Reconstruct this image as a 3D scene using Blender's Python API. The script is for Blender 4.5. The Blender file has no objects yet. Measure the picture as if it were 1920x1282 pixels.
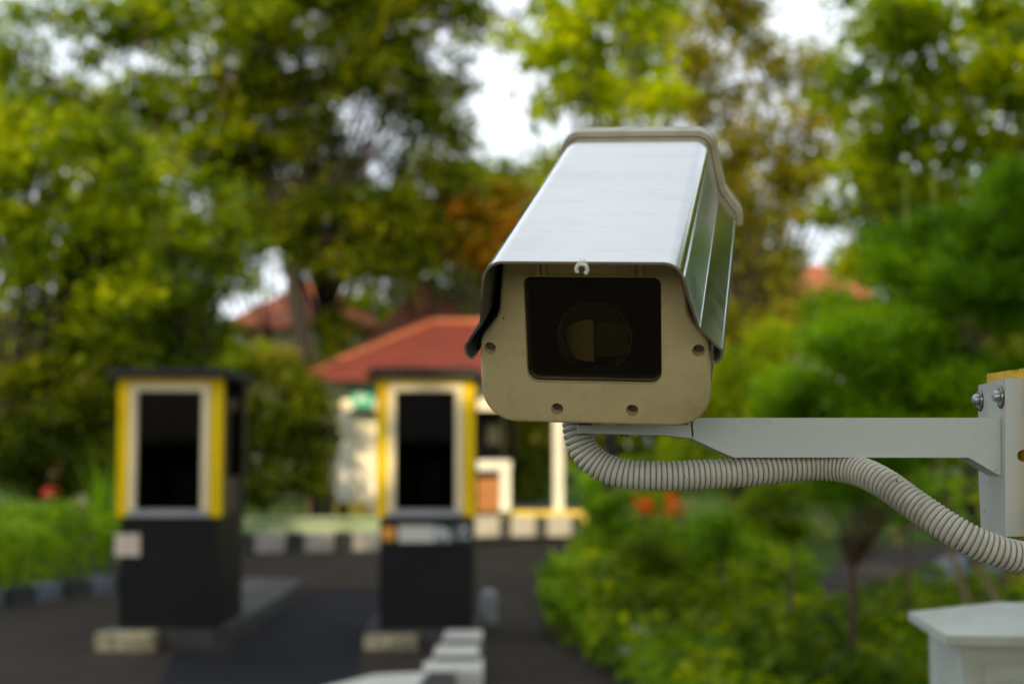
import bpy, bmesh, math, random
import numpy as np
from mathutils import Vector, Matrix
R = math.radians
rng = np.random.default_rng(7)
random.seed(7)
scene = bpy.context.scene
C = scene.collection

# ------------------------------------------------------------------ camera
CAM_Z = 1.55
PITCH = R(4.1)
F = 50 / 36 * 1920
cd = bpy.data.cameras.new('viewpoint')
cam = bpy.data.objects.new('viewpoint', cd); C.objects.link(cam)
cam.location = (0, 0, CAM_Z); cam.rotation_euler = (math.pi / 2 + PITCH, 0, 0)
cd.lens = 50; cd.sensor_width = 36; cd.clip_start = 0.02; cd.clip_end = 2000
cd.dof.use_dof = True; cd.dof.focus_distance = 0.90; cd.dof.aperture_fstop = 6.0
scene.camera = cam

# ------------------------------------------------------------------ sky and sun
SUN_EL = R(30); SUN_AZ = R(12)          # behind the viewer, to the left
S = Vector((-math.sin(SUN_AZ) * math.cos(SUN_EL), -math.cos(SUN_AZ) * math.cos(SUN_EL), math.sin(SUN_EL)))
w = bpy.data.worlds.new('World'); scene.world = w; w.use_nodes = True
nt = w.node_tree; bg = nt.nodes['Background']
sky = nt.nodes.new('ShaderNodeTexSky'); sky.sky_type = 'NISHITA'; sky.sun_disc = False
sky.sun_elevation = SUN_EL; sky.sun_rotation = math.atan2(S.x, S.y)
sky.air_density = 1.0; sky.dust_density = 4.0; sky.ozone_density = 1.0
tcw = nt.nodes.new('ShaderNodeTexCoord'); mpw = nt.nodes.new('ShaderNodeMapping'); mpw.inputs['Scale'].default_value = (1, 1, 2.6)
nzw = nt.nodes.new('ShaderNodeTexNoise'); nzw.inputs['Scale'].default_value = 2.2; nzw.inputs['Detail'].default_value = 6
rmw = nt.nodes.new('ShaderNodeMapRange'); rmw.inputs[1].default_value = .3; rmw.inputs[2].default_value = .62; rmw.inputs[3].default_value = .55; rmw.inputs[4].default_value = .97
mxw = nt.nodes.new('ShaderNodeMix'); mxw.data_type = 'RGBA'; mxw.inputs[7].default_value = (6.05, 6.35, 6.85, 1)   # thin bright cloud veil
nt.links.new(tcw.outputs['Generated'], mpw.inputs[0]); nt.links.new(mpw.outputs[0], nzw.inputs['Vector']); nt.links.new(nzw.outputs[0], rmw.inputs[0])
nt.links.new(rmw.outputs[0], mxw.inputs[0]); nt.links.new(sky.outputs[0], mxw.inputs[6]); sxw = nt.nodes.new('ShaderNodeSeparateXYZ'); nt.links.new(tcw.outputs['Generated'], sxw.inputs[0])          # hazy sky, brighter low down
hzw = nt.nodes.new('ShaderNodeMapRange'); hzw.inputs[1].default_value = .28; hzw.inputs[2].default_value = .55; hzw.inputs[3].default_value = 1.32; hzw.inputs[4].default_value = .92
nt.links.new(sxw.outputs['Z'], hzw.inputs[0]); vmw = nt.nodes.new('ShaderNodeVectorMath'); vmw.operation = 'SCALE'
nt.links.new(mxw.outputs[2], vmw.inputs[0]); nt.links.new(hzw.outputs[0], vmw.inputs['Scale']); nt.links.new(vmw.outputs[0], bg.inputs[0]); bg.inputs[1].default_value = 0.15
sl = bpy.data.lights.new('sun', 'SUN'); sl.energy = 5.0; sl.angle = R(0.6); sl.color = (1.0, 0.80, 0.48)
so = bpy.data.objects.new('sun', sl); C.objects.link(so); so.rotation_euler = S.to_track_quat('Z', 'Y').to_euler()
scene.view_settings.view_transform = 'Standard'; scene.view_settings.look = 'None'
scene.view_settings.exposure = 0.3; scene.view_settings.gamma = 1.0

# ------------------------------------------------------------------ helpers
cp, sp = math.cos(PITCH), math.sin(PITCH)
def PD(px, py, D):                       # point of the place seen at a pixel, D metres deep
    a = (px - 960) / F * D; b = (641 - py) / F * D
    return Vector((a, D * cp - b * sp, CAM_Z + D * sp + b * cp))
def PY(px, py, Y):                       # the same, at world y = Y
    b = (641 - py) / F
    return PD(px, py, Y / (cp - b * sp))
def G(px, py, z=0.0):                    # the same, on the level z
    b = (641 - py) / F
    return PD(px, py, (z - CAM_Z) / (sp + b * cp))

def tag(o, label=None, cat=None, group=None, kind=None):
    if label: o['label'] = label
    if cat: o['category'] = cat
    if group: o['group'] = group
    if kind: o['kind'] = kind
    return o
def empty(name, loc=(0, 0, 0), rz=0):
    o = bpy.data.objects.new(name, None); C.objects.link(o); o.location = loc; o.rotation_euler = (0, 0, rz)
    o.empty_display_size = .05
    return o
def link(name, me, mat, parent=None, smooth=False):
    o = bpy.data.objects.new(name, me); C.objects.link(o)
    if mat is not None:
        for m in (mat if isinstance(mat, (list, tuple)) else [mat]): me.materials.append(m)
    if smooth:
        me.polygons.foreach_set('use_smooth', [True] * len(me.polygons))
    if parent is not None: o.parent = parent
    return o
def obj(name, bm, mat, parent=None, smooth=False, bevel=0, seg=2):
    if bevel:
        es = [e for e in bm.edges if len(e.link_faces) == 2 and e.calc_face_angle(0) > 0.5]
        bmesh.ops.bevel(bm, geom=es, offset=bevel, segments=seg, affect='EDGES', profile=.5, clamp_overlap=True)
    me = bpy.data.meshes.new(name); bmesh.ops.recalc_face_normals(bm, faces=bm.faces[:]); bm.to_mesh(me); bm.free()
    o = link(name, me, mat, parent)
    if smooth:
        me.polygons.foreach_set('use_smooth', [True] * len(me.polygons))
        me.set_sharp_from_angle(angle=R(35))
    return o
def box(bm, x0, x1, y0, y1, z0, z1, M=None):
    v = [bm.verts.new((x, y, z)) for x in (x0, x1) for y in (y0, y1) for z in (z0, z1)]
    for f in ((0, 1, 3, 2), (4, 6, 7, 5), (0, 4, 5, 1), (2, 3, 7, 6), (0, 2, 6, 4), (1, 5, 7, 3)): bm.faces.new([v[i] for i in f])
    if M is not None: bmesh.ops.transform(bm, matrix=M, verts=v)
    return v
def nb(): return bmesh.new()
def frame_at(t):
    t = t.normalized(); a = Vector((0, 0, 1)) if abs(t.z) < .9 else Vector((1, 0, 0))
    x = t.cross(a).normalized(); return x, t.cross(x).normalized()
def tube(bm, pts, rad, seg=10, caps=True):
    rings = []; n = len(pts); px = None
    for i, p in enumerate(pts):
        p = Vector(p); t = Vector(pts[min(i + 1, n - 1)]) - Vector(pts[max(i - 1, 0)]); t.normalize()
        if px is None: px, py = frame_at(t)
        else:
            px = (px - t * px.dot(t)).normalized(); py = t.cross(px)
        r = rad[i] if hasattr(rad, '__len__') else rad
        rings.append([bm.verts.new(p + (px * math.cos(2 * math.pi * k / seg) + py * math.sin(2 * math.pi * k / seg)) * r) for k in range(seg)])
    for a, b in zip(rings, rings[1:]):
        for k in range(seg): bm.faces.new((a[k], a[(k + 1) % seg], b[(k + 1) % seg], b[k]))
    if caps: bm.faces.new(rings[0][::-1]); bm.faces.new(rings[-1])
def lathe(bm, prof, M=Matrix(), seg=24):          # prof: (r, z) list, closed at r=0 ends
    rings = []
    for r, z in prof:
        if r < 1e-6: rings.append([bm.verts.new(M @ Vector((0, 0, z)))])
        else: rings.append([bm.verts.new(M @ Vector((r * math.cos(2 * math.pi * k / seg), r * math.sin(2 * math.pi * k / seg), z))) for k in range(seg)])
    for a, b in zip(rings, rings[1:]):
        for k in range(seg):
            k2 = (k + 1) % seg
            if len(a) == 1 and len(b) == 1: continue
            if len(a) == 1: bm.faces.new((a[0], b[k2], b[k]))
            elif len(b) == 1: bm.faces.new((a[k], a[k2], b[0]))
            else: bm.faces.new((a[k], a[k2], b[k2], b[k]))
def prism(bm, poly, f):                           # poly (a,b) list; f(a,b,s) -> 3D for s=0,1
    A = [bm.verts.new(f(a, b, 0)) for a, b in poly]; B = [bm.verts.new(f(a, b, 1)) for a, b in poly]
    n = len(poly)
    for i in range(n): bm.faces.new((A[i], A[(i + 1) % n], B[(i + 1) % n], B[i]))
    bm.faces.new(A[::-1]); bm.faces.new(B)
def catmull(pts, n):
    pts = [Vector(p) for p in pts]; P = [2 * pts[0] - pts[1]] + pts + [2 * pts[-1] - pts[-2]]
    out = []
    for i in range(1, len(P) - 2):
        for k in range(n):
            t = k / n; a, b, c, d = P[i - 1], P[i], P[i + 1], P[i + 2]
            out.append(.5 * ((2 * b) + (c - a) * t + (2 * a - 5 * b + 4 * c - d) * t * t + (3 * b - a - 3 * c + d) * t ** 3))
    out.append(pts[-1]); return out

# ------------------------------------------------------------------ materials
class NB:
    def __init__(s, name):
        s.m = bpy.data.materials.new(name); s.m.use_nodes = True; s.t = s.m.node_tree
        s.b = s.t.nodes['Principled BSDF']; s.co = s.t.nodes.new('ShaderNodeTexCoord').outputs['Object']
    def n(s, k, **kw):
        x = s.t.nodes.new(k)
        for a, v in kw.items(): setattr(x, a, v)
        return x
    def l(s, a, b): s.t.links.new(a, b)
    def noise(s, scale, detail=4, rough=.55, co=None, stretch=None):
        x = s.n('ShaderNodeTexNoise'); x.inputs['Scale'].default_value = scale; x.inputs['Detail'].default_value = detail; x.inputs['Roughness'].default_value = rough
        c = co or s.co
        if stretch:
            mp = s.n('ShaderNodeMapping'); mp.inputs['Scale'].default_value = stretch; s.l(c, mp.inputs[0]); c = mp.outputs[0]
        s.l(c, x.inputs['Vector']); return x.outputs['Fac']
    def ramp(s, f, a, b, ca=0, cb=1):
        x = s.n('ShaderNodeMapRange'); s.l(f, x.inputs[0]); x.inputs[1].default_value = a; x.inputs[2].default_value = b; x.inputs[3].default_value = ca; x.inputs[4].default_value = cb
        return x.outputs[0]
    def mix(s, f, a, b):
        x = s.n('ShaderNodeMix', data_type='RGBA')
        if isinstance(f, (int, float)): x.inputs[0].default_value = f
        else: s.l(f, x.inputs[0])
        for i, v in ((6, a), (7, b)):
            if isinstance(v, (tuple, list)): x.inputs[i].default_value = (*v[:3], 1)
            else: s.l(v, x.inputs[i])
        return x.outputs[2]
    def bump(s, f, st, dist=.001):
        x = s.n('ShaderNodeBump'); x.inputs['Strength'].default_value = st; x.inputs['Distance'].default_value = dist
        s.l(f, x.inputs['Height']); s.l(x.outputs[0], s.b.inputs['Normal'])
def paint(name, col, rough=.45, metal=0, dirt=None, dscale=8, damt=.5, var=.12, bump=0, bscale=60, bdist=.001, spots=0, spot_scale=60, spec=.5, dthr=(.45, .75)):
    n = NB(name)
    dk = tuple(c * (1 - var) for c in col); lt = tuple(min(1, c * (1 + var)) for c in col)
    c = n.mix(n.ramp(n.noise(dscale * .5, 3), .35, .65), dk, lt)
    if dirt: c = n.mix(n.ramp(n.noise(dscale, 6, .65), dthr[0], dthr[1], 0, damt), c, dirt)
    if spots:
        v = n.n('ShaderNodeTexVoronoi'); v.inputs['Scale'].default_value = spot_scale; n.l(n.co, v.inputs['Vector'])
        mk = n.ramp(v.outputs['Distance'], spots, spots * 1.4, 1, 0)
        rc = n.n('ShaderNodeSeparateColor'); n.l(v.outputs['Color'], rc.inputs[0])
        mm = n.n('ShaderNodeMath', operation='MULTIPLY'); n.l(mk, mm.inputs[0]); n.l(n.ramp(rc.outputs[0], .72, .74), mm.inputs[1])
        c = n.mix(mm.outputs[0], c, (.06, .035, .02))
    n.l(c, n.b.inputs['Base Color'])
    n.b.inputs['Roughness'].default_value = rough; n.b.inputs['Metallic'].default_value = metal
    n.l(n.ramp(n.noise(dscale * 2, 5), .3, .7, rough * .85, min(1, rough * 1.2)), n.b.inputs['Roughness'])
    n.b.inputs['Specular IOR Level'].default_value = spec
    if bump: n.bump(n.noise(bscale, 5, .7), bump, bdist)
    return n.m
def leafmat(name, cols, trans=.45, rough=.45):
    n = NB(name)
    g = n.n('ShaderNodeNewGeometry')
    cr = n.n('ShaderNodeValToRGB'); e = cr.color_ramp
    e.elements[0].color = (*cols[0], 1); e.elements[0].position = 0; e.elements[1].color = (*cols[-1], 1); e.elements[1].position = 1
    for i, c in enumerate(cols[1:-1]):
        k = e.elements.new((i + 1) / (len(cols) - 1)); k.color = (*c, 1)
    a = n.n('ShaderNodeMath', operation='MULTIPLY_ADD'); n.l(g.outputs['Random Per Island'], a.inputs[0]); a.inputs[1].default_value = .45
    n.l(n.ramp(n.noise(.9, 3), .32, .68, 0, .55), a.inputs[2]); n.l(a.outputs[0], cr.inputs[0])
    n.l(cr.outputs[0], n.b.inputs['Base Color']); n.b.inputs['Roughness'].default_value = rough
    n.b.inputs['Specular IOR Level'].default_value = .18
    t = n.n('ShaderNodeBsdfTranslucent'); br = n.n('ShaderNodeHueSaturation'); br.inputs['Value'].default_value = 2.0; br.inputs['Saturation'].default_value = 1.1; br.inputs['Hue'].default_value = .485
    n.l(cr.outputs[0], br.inputs['Color']); n.l(br.outputs[0], t.inputs[0])
    mx = n.n('ShaderNodeMixShader'); mx.inputs[0].default_value = trans
    n.l(n.b.outputs[0], mx.inputs[1]); n.l(t.outputs[0], mx.inputs[2])
    n.l(mx.outputs[0], n.t.nodes['Material Output'].inputs[0]); return n.m

M = {}
# the hood: weathered metallic white lacquer, faint brushing across the top
def hoodmat():
    n = NB('hood_metal')
    sm = n.noise(14, 6, .6, stretch=(.5, 3, 3))
    c = n.mix(n.ramp(sm, .4, .75, 0, .35), (.72, .735, .695), (.61, .63, .60))
    c = n.mix(n.ramp(n.noise(60, 6, .75, stretch=(.35, 1.6, 1)), .54, .74, 0, .32), c, (.42, .43, .38))
    c = n.mix(n.ramp(n.noise(9, 5, .7), .52, .72, 0, .35), c, (.50, .49, .42))
    n.l(c, n.b.inputs['Base Color']); n.b.inputs['Metallic'].default_value = .97
    n.l(n.ramp(n.noise(25, 5, .6, stretch=(.6, 2, 2)), .3, .7, .10, .17), n.b.inputs['Roughness'])
    n.b.inputs['Coat Weight'].default_value = 0
    return n.m
M['hood'] = hoodmat()
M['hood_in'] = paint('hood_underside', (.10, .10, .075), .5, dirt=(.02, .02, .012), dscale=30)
M['bezel'] = paint('aged_beige_plastic', (.54, .455, .235), .42, dirt=(.17, .13, .06), dscale=26, damt=.5, var=.05, bump=.06, bscale=900, bdist=.0003, spots=.045, spot_scale=75)
M['cap'] = paint('rear_cap_plastic', (.50, .46, .32), .4, dirt=(.12, .10, .06), dscale=40, damt=.6)
M['body'] = paint('housing_grey', (.06, .065, .075), .5, dirt=(.02, .02, .02), dscale=20)
M['rubber'] = paint('black_rubber', (.012, .012, .014), .6)
M['cavity'] = paint('housing_inside', (.008, .008, .006), .8, spec=.1)
M['reflbeige'] = paint('reflection_beige', (.55, .41, .18), .55, dirt=(.2, .14, .05), dscale=40)
M['ringmetal'] = paint('lens_ring_metal', (.07, .07, .06), .3, metal=.6)
M['refldark'] = paint('reflection_dark', (.035, .026, .012), .6, dirt=(.05, .035, .015), dscale=40)
M['steel'] = paint('zinc_bolt', (.45, .47, .5), .32, metal=.9, dirt=(.12, .08, .05), dscale=120, damt=.6)
M['screw'] = paint('dull_screw', (.22, .19, .14), .35, metal=.8, dirt=(.08, .04, .02), dscale=200, damt=.7)
M['clip'] = paint('white_clip', (.85, .83, .72), .5)
M['rustdark'] = paint('dark_rust', (.07, .04, .025), .8, dirt=(.03, .02, .015), dscale=300)
M['groove'] = paint('darker_groove', (.24, .22, .16), .7, dirt=(.06, .05, .03), dscale=25, damt=.8)  # darker tone in the grooves between the ribs
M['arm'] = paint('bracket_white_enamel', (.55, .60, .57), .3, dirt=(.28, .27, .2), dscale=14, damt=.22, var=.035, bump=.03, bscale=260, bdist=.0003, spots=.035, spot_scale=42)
M['conduit'] = paint('ribbed_conduit', (.52, .52, .44), .42, dirt=(.17, .155, .11), dscale=13, damt=.85, var=.07, spots=.05, spot_scale=60, dthr=(.5, .72))  # dirt blotches strengthened to imitate the shade beneath the housing
def yellowrust():
    n = NB('chipped_yellow_paint')
    c = n.mix(n.ramp(n.noise(30, 5, .6), .5, .6, 0, 1), (.80, .48, .006), (.72, .41, .006))
    c = n.mix(n.ramp(n.noise(42, 7, .7), .56, .6, 0, 1), c, (.07, .025, .012))
    n.l(c, n.b.inputs['Base Color']); n.b.inputs['Roughness'].default_value = .55; n.bump(n.noise(60, 6, .7), .3, .001); return n.m
M['yrust'] = yellowrust()
M['cabinet'] = paint('cabinet_enamel', (.46, .51, .45), .45, dirt=(.2, .2, .14), dscale=9, damt=.6, var=.05, bump=.05, bscale=90)
M['yellow'] = paint('booth_yellow', (.95, .62, .0), .6, dirt=(.5, .3, .01), dscale=3, damt=.2, spec=.15)
M['trim'] = paint('booth_trim', (.88, .76, .48), .45, dirt=(.5, .42, .3), dscale=3, damt=.3)
M['sill'] = paint('grey_sill', (.34, .35, .38), .45)
M['black'] = paint('booth_black_paint', (.005, .006, .007), .5, dirt=(.014, .013, .011), dscale=2.5, damt=.4, spec=.2)
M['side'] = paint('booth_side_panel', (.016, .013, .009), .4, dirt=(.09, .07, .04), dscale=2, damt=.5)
M['roofdark'] = paint('booth_roof', (.028, .029, .030), .7, dirt=(.07, .06, .045), dscale=3, spec=.2)
M['tealbox'] = paint('dark_teal_machine', (.10, .17, .19), .5)
M['sticker'] = paint('pink_white_sticker', (.72, .60, .50), .5)
M['orange'] = paint('orange_badge', (.65, .28, .03), .5)
M['white'] = paint('white_paint', (.66, .66, .60), .55, dirt=(.4, .38, .3), dscale=3, damt=.5, bump=.2, bscale=30, bdist=.004)
M['yellowwhite'] = paint('worn_cream_paint', (.52, .47, .29), .7, dirt=(.15, .13, .08), dscale=9, damt=.9, dthr=(.42, .6))
M['kblack'] = paint('black_kerb_paint', (.015, .016, .018), .6, dirt=(.08, .08, .07), dscale=5, damt=.5)
M['concrete'] = paint('dark_concrete', (.06, .06, .06), .85, dirt=(.02, .02, .02), dscale=3, damt=.6, bump=.4, bscale=20, bdist=.006)
M['pale'] = paint('pale_mossy_wall', (.26, .33, .21), .8, dirt=(.14, .26, .09), dscale=2, damt=.7)
M['wall'] = paint('cream_render', (.80, .74, .62), .7, dirt=(.55, .45, .3), dscale=1, damt=.4, bump=.2, bscale=15, bdist=.004)
M['post'] = paint('post_paint', (.62, .62, .56), .5, dirt=(.4, .38, .3), dscale=3)
M['brown'] = paint('brown_board', (.30, .11, .025), .6)
M['ybase'] = paint('yellow_kerb_paint', (.62, .46, .04), .6, dirt=(.3, .2, .05), dscale=2, damt=.5)
M['teal'] = paint('teal_sign', (.02, .48, .34), .5)
M['bark'] = paint('bark', (.10, .075, .05), .9, dirt=(.03, .025, .02), dscale=4, damt=.8, bump=.7, bscale=12, bdist=.02)
M['barkdark'] = paint('dark_bark', (.018, .014, .011), .9, dirt=(.012, .010, .008), dscale=4, damt=.8, bump=.7, bscale=12, bdist=.02)
M['barkbrown'] = paint('light_bark', (.13, .08, .045), .9, dirt=(.08, .05, .03), dscale=6, damt=.7, bump=.6, bscale=14, bdist=.02)
M['bamboo'] = paint('bamboo_pole', (.12, .085, .035), .6)
def tiles(name, a, b):
    n = NB(name)
    wv = n.n('ShaderNodeTexWave', wave_type='BANDS', bands_direction='Z'); wv.inputs['Scale'].default_value = 2.2; wv.inputs['Distortion'].default_value = .6; n.l(n.co, wv.inputs['Vector'])
    wx = n.n('ShaderNodeTexWave', wave_type='BANDS', bands_direction='X'); wx.inputs['Scale'].default_value = 1.4; wx.inputs['Distortion'].default_value = .3; n.l(n.co, wx.inputs['Vector'])
    c = n.mix(n.ramp(n.noise(1.4, 5, .65), .35, .7), a, b)
    c = n.mix(n.ramp(wv.outputs['Fac'], 0, .3, .45, 0), c, tuple(x * .35 for x in a))
    n.l(c, n.b.inputs['Base Color']); n.b.inputs['Roughness'].default_value = .75; n.bump(wx.outputs['Fac'], .6, .03); return n.m
M['tile_red'] = tiles('red_roof_tiles', (.16, .024, .011), (.11, .016, .010))
M['tile_orange'] = tiles('orange_roof_tiles', (.36, .105, .04), (.26, .07, .03))
def asphalt(name, a, b, rough=.85):
    n = NB(name)
    c = n.mix(n.ramp(n.noise(.35, 5, .6), .35, .68), a, b)
    c = n.mix(n.ramp(n.noise(60, 4, .7), .45, .7, 0, .45), c, tuple(x * 2.1 for x in b))
    c = n.mix(n.ramp(n.noise(2.2, 6, .7), .58, .72, 0, .5), c, tuple(x * .45 for x in a))
    n.l(c, n.b.inputs['Base Color']); n.l(n.ramp(n.noise(.8, 4), .3, .7, rough - .22, rough), n.b.inputs['Roughness'])
    n.b.inputs['Specular IOR Level'].default_value = .15; n.bump(n.noise(90, 4, .7), .5, .006); return n.m
M['road'] = asphalt('old_asphalt', (.025, .020, .016), (.040, .032, .025), .95)
M['lane'] = asphalt('dark_bluish_asphalt', (.006, .007, .011), (.012, .013, .018), .9)  # darker, bluer asphalt tone for the lane between the booths
def groundm():
    n = NB('grass_and_soil')
    c = n.mix(n.ramp(n.noise(.5, 5, .6), .4, .6), (.035, .075, .012), (.06, .11, .02))
    c = n.mix(n.ramp(n.noise(2.5, 5, .7), .58, .7), c, (.07, .045, .025))
    n.l(c, n.b.inputs['Base Color']); n.b.inputs['Roughness'].default_value = .95; n.b.inputs['Specular IOR Level'].default_value = .08; n.bump(n.noise(20, 4), .8, .05); return n.m
M['ground'] = groundm()
def glassm(name, tint=(.9, .95, .93), refl=1.0, dust=0.0):
    n = NB(name); tr = n.n('ShaderNodeBsdfTransparent'); tr.inputs[0].default_value = (*tint, 1)
    gl = n.n('ShaderNodeBsdfGlossy'); gl.inputs['Roughness'].default_value = .03; gl.inputs[0].default_value = (refl, refl, refl, 1)
    fr = n.n('ShaderNodeFresnel'); fr.inputs[0].default_value = 1.5; mx = n.n('ShaderNodeMixShader')
    n.l(fr.outputs[0], mx.inputs[0]); n.l(tr.outputs[0], mx.inputs[1]); n.l(gl.outputs[0], mx.inputs[2])
    out = mx.outputs[0]
    if dust:
        df = n.n('ShaderNodeBsdfDiffuse'); df.inputs[0].default_value = (.5, .45, .32, 1); m2 = n.n('ShaderNodeMixShader')
        n.l(n.ramp(n.noise(30, 6, .7), .3, .8, dust * .4, dust), m2.inputs[0]); n.l(out, m2.inputs[1]); n.l(df.outputs[0], m2.inputs[2]); out = m2.outputs[0]
    n.l(out, n.t.nodes['Material Output'].inputs[0]); return n.m
M['glass'] = glassm('housing_glass', (.9,.9,.8), refl=.45, dust=.002)
M['booth_glass'] = glassm('booth_glass', (.30, .34, .36), .07)
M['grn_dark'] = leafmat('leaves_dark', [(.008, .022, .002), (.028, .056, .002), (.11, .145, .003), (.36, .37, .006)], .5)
M['grn_mid'] = leafmat('leaves_mid', [(.014, .036, .001), (.060, .11, .002), (.20, .28, .003), (.50, .52, .007)], .5)
M['grn_lime'] = leafmat('leaves_lime', [(.03, .065, .001), (.14, .22, .002), (.36, .45, .003), (.62, .60, .006)], .55)
M['grn_olive'] = leafmat('leaves_olive', [(.028, .045, .004), (.10, .12, .007), (.26, .25, .02), (.52, .44, .09)], .5)
M['grn_rust'] = leafmat('leaves_rusty', [(.02, .045, .003), (.08, .12, .005), (.26, .14, .01), (.46, .22, .03)], .5)
M['grn_fern'] = leafmat('leaves_fern', [(.012, .055, .004), (.07, .18, .006), (.20, .38, .008), (.46, .60, .012)], .5)
M['grn_hedge'] = leafmat('leaves_hedge', [(.018, .055, .005), (.085, .18, .007), (.22, .37, .010), (.42, .52, .016)])
M['flower'] = leafmat('orange_petals', [(.75, .12, .01), (.85, .20, .02)], .3)

# ------------------------------------------------------------------ foliage
def leaves_mesh(name, pts, size, aspect=.5, up=.5, sizevar=.35):
    n = len(pts); nr = rng.normal(size=(n, 3)); nr[:, 2] = np.abs(nr[:, 2]) + up; nr /= np.linalg.norm(nr, axis=1)[:, None]
    a = rng.normal(size=(n, 3)); a -= nr * np.sum(a * nr, 1)[:, None]; a /= np.linalg.norm(a, axis=1)[:, None]
    b = np.cross(nr, a); L = size * (1 + sizevar * rng.normal(size=n)).clip(.4, 2)[:, None]
    W = L * aspect * .5
    v = np.stack([pts - a * L * .5, pts + b * W - a * L * .06 + nr * L * .06, pts + a * L * .5 - nr * L * .05, pts - b * W - a * L * .06 + nr * L * .06], 1).reshape(-1, 3)
    me = bpy.data.meshes.new(name); me.vertices.add(4 * n); me.vertices.foreach_set('co', v.astype(np.float32).ravel())
    me.loops.add(4 * n); me.loops.foreach_set('vertex_index', np.arange(4 * n, dtype=np.int32))
    me.polygons.add(n); me.polygons.foreach_set('loop_start', np.arange(0, 4 * n, 4, dtype=np.int32))
    me.update(calc_edges=True); me.validate(); return me
def in_ell(n, c, r, shell=.35):
    d = rng.normal(size=(n, 3)); d /= np.linalg.norm(d, axis=1)[:, None]
    q = (shell + (1 - shell) * rng.random(n)) ** (1 / 2.2)
    return np.array(c) + d * q[:, None] * np.array(r)
def lobe_pts(lobes, size, aspect, tau, clump):
    allp = []; cl = []
    for (c, r) in lobes:
        A = math.pi * r[0] * r[2]; n = int(tau * A / (size * size * aspect * .5 * .55))
        nc = max(8, int(len_c(r, clump)))
        cc = in_ell(nc, c, [max(.05, x - clump * .7) for x in r]); cl.append(cc)
        w_ = rng.random(nc) ** 1.2 + .15; w_ /= w_.sum()
        idx = rng.choice(nc, n, p=w_)
        p = cc[idx] + rng.normal(size=(n, 3)) * clump * np.array([.52, .52, .36]); allp.append(p)
    return np.concatenate(allp), cl
def len_c(r, clump): return 1.6 * r[0] * r[1] * r[2] / clump ** 3 * .55 + 10
def LB(px, py, rx, ry, Y, ryd=None):
    c = PY(px, py, Y); k = Y / F
    return (tuple(c), (rx * k, ryd if ryd else (rx + ry) * .5 * k, ry * k))
def limbs(bm, base, tops, r0, bend=.12, twigs=None, seg=8, fork=.45, lean=None, limb=.55):
    base = Vector(base); tops = [Vector(t) for t in tops]
    mean = sum(tops, Vector()) / len(tops)
    fk = lean if lean is not None else base.lerp(Vector((mean.x, mean.y, mean.z)), fork)
    fk = Vector(fk)
    m1 = base.lerp(fk, .5) + Vector((random.uniform(-1, 1), random.uniform(-1, 1), 0)) * (fk - base).length * .04
    pts = catmull([base, m1, fk], 5)
    tube(bm, pts, [r0 * (1.25 if i == 0 else 1 - .35 * i / (len(pts) - 1)) for i in range(len(pts))], seg + 2)
    for t in tops:
        d = t - fk; m = fk + d * .5 + Vector((random.uniform(-1, 1), random.uniform(-1, 1), random.uniform(-.2, .6))) * d.length * bend
        p = catmull([fk - (fk - base).normalized() * .02, m, t], 4); tube(bm, p, [r0 * limb * (1 - .8 * i / (len(p) - 1)) for i in range(len(p))], seg)
def tree(name, label, cat, base, lobes, mat, bark='bark', size=.12, aspect=.5, tau=2.2, clump=.4, r0=.15, up=.5, group=None, lean=None, fork=.45, trunk='trunk', crown='crown', twig=5, limb=.55):
    root = empty(name, base); tag(root, label, cat, group)
    b = Vector(base)
    lobes = [((c[0] - b.x, c[1] - b.y, c[2] - b.z), r) for c, r in lobes]
    pts, cl = lobe_pts(lobes, size, aspect, tau, clump)
    pts = pts[pts[:, 2] > .03]
    link(crown, leaves_mesh(crown, pts, size, aspect, up), M[mat], root)
    bm = nb()
    limbs(bm, (0, 0, -.05), [c for c, r in lobes], r0, lean=(Vector(lean) - b) if lean is not None else None, fork=fork, limb=limb)
    for (c, r), cc in zip(lobes, cl):
        for q in cc[:twig]:
            m = Vector(c).lerp(Vector(q), .5) + Vector((0, 0, .1 * r[2])); tube(bm, [c, m, q], [r0 * .16, r0 * .1, r0 * .04], 5)
    obj(trunk, bm, M[bark], root, smooth=True)
    return root

# ================================================================== SETTING
bm = nb(); n = 24
for sx in (0,):
    vs = [bm.verts.new(p) for p in ((-500, -300, 0), (500, -300, 0), (500, 700, 0), (-500, 700, 0))]; bm.faces.new(vs)
tag(obj('ground', bm, M['ground']), kind='structure')
M['pave'] = asphalt('unseen_bounce_paving', (.07, .065, .055), (.10, .09, .075), .9)
def sheet(name, pts, z, mat):
    bm = nb(); bm.faces.new([bm.verts.new((p[0], p[1], z)) for p in pts]); return tag(obj(name, bm, M[mat]), kind='structure')
e = [G(1190, 1300), G(1010, 1115), G(1085, 1010), G(1100, 1003)]
sheet('road', [(-9, -4), (.6, -4)] + [(p.x, p.y) for p in e] + [(3.2, 24.3), (2.2, 24.3), (-.4, 24.3), (-1.6, 22.2), (-3.2, 20.6), (-5.0, 20.6), (-9.5, 17.5), (-14, 17.5), (-14, 8)], .004, 'road')
a, b_, c_ = G(350, 1205), G(545, 1105), G(700, 1105)
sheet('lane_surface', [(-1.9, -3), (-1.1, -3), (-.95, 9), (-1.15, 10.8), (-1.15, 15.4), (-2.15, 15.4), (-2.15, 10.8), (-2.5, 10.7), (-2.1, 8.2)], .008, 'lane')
sheet('unseen_bounce_paving', [(-14, -60), (14, -60), (14, -4.2), (-14, -4.2)], .004, 'pave')  # unseen paving added behind the viewer for bounced ground light
sheet('side_road', [(2.6, 13.2), (6.5, 13.2), (9, 22), (5.2, 22)], .004, 'road')

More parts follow.
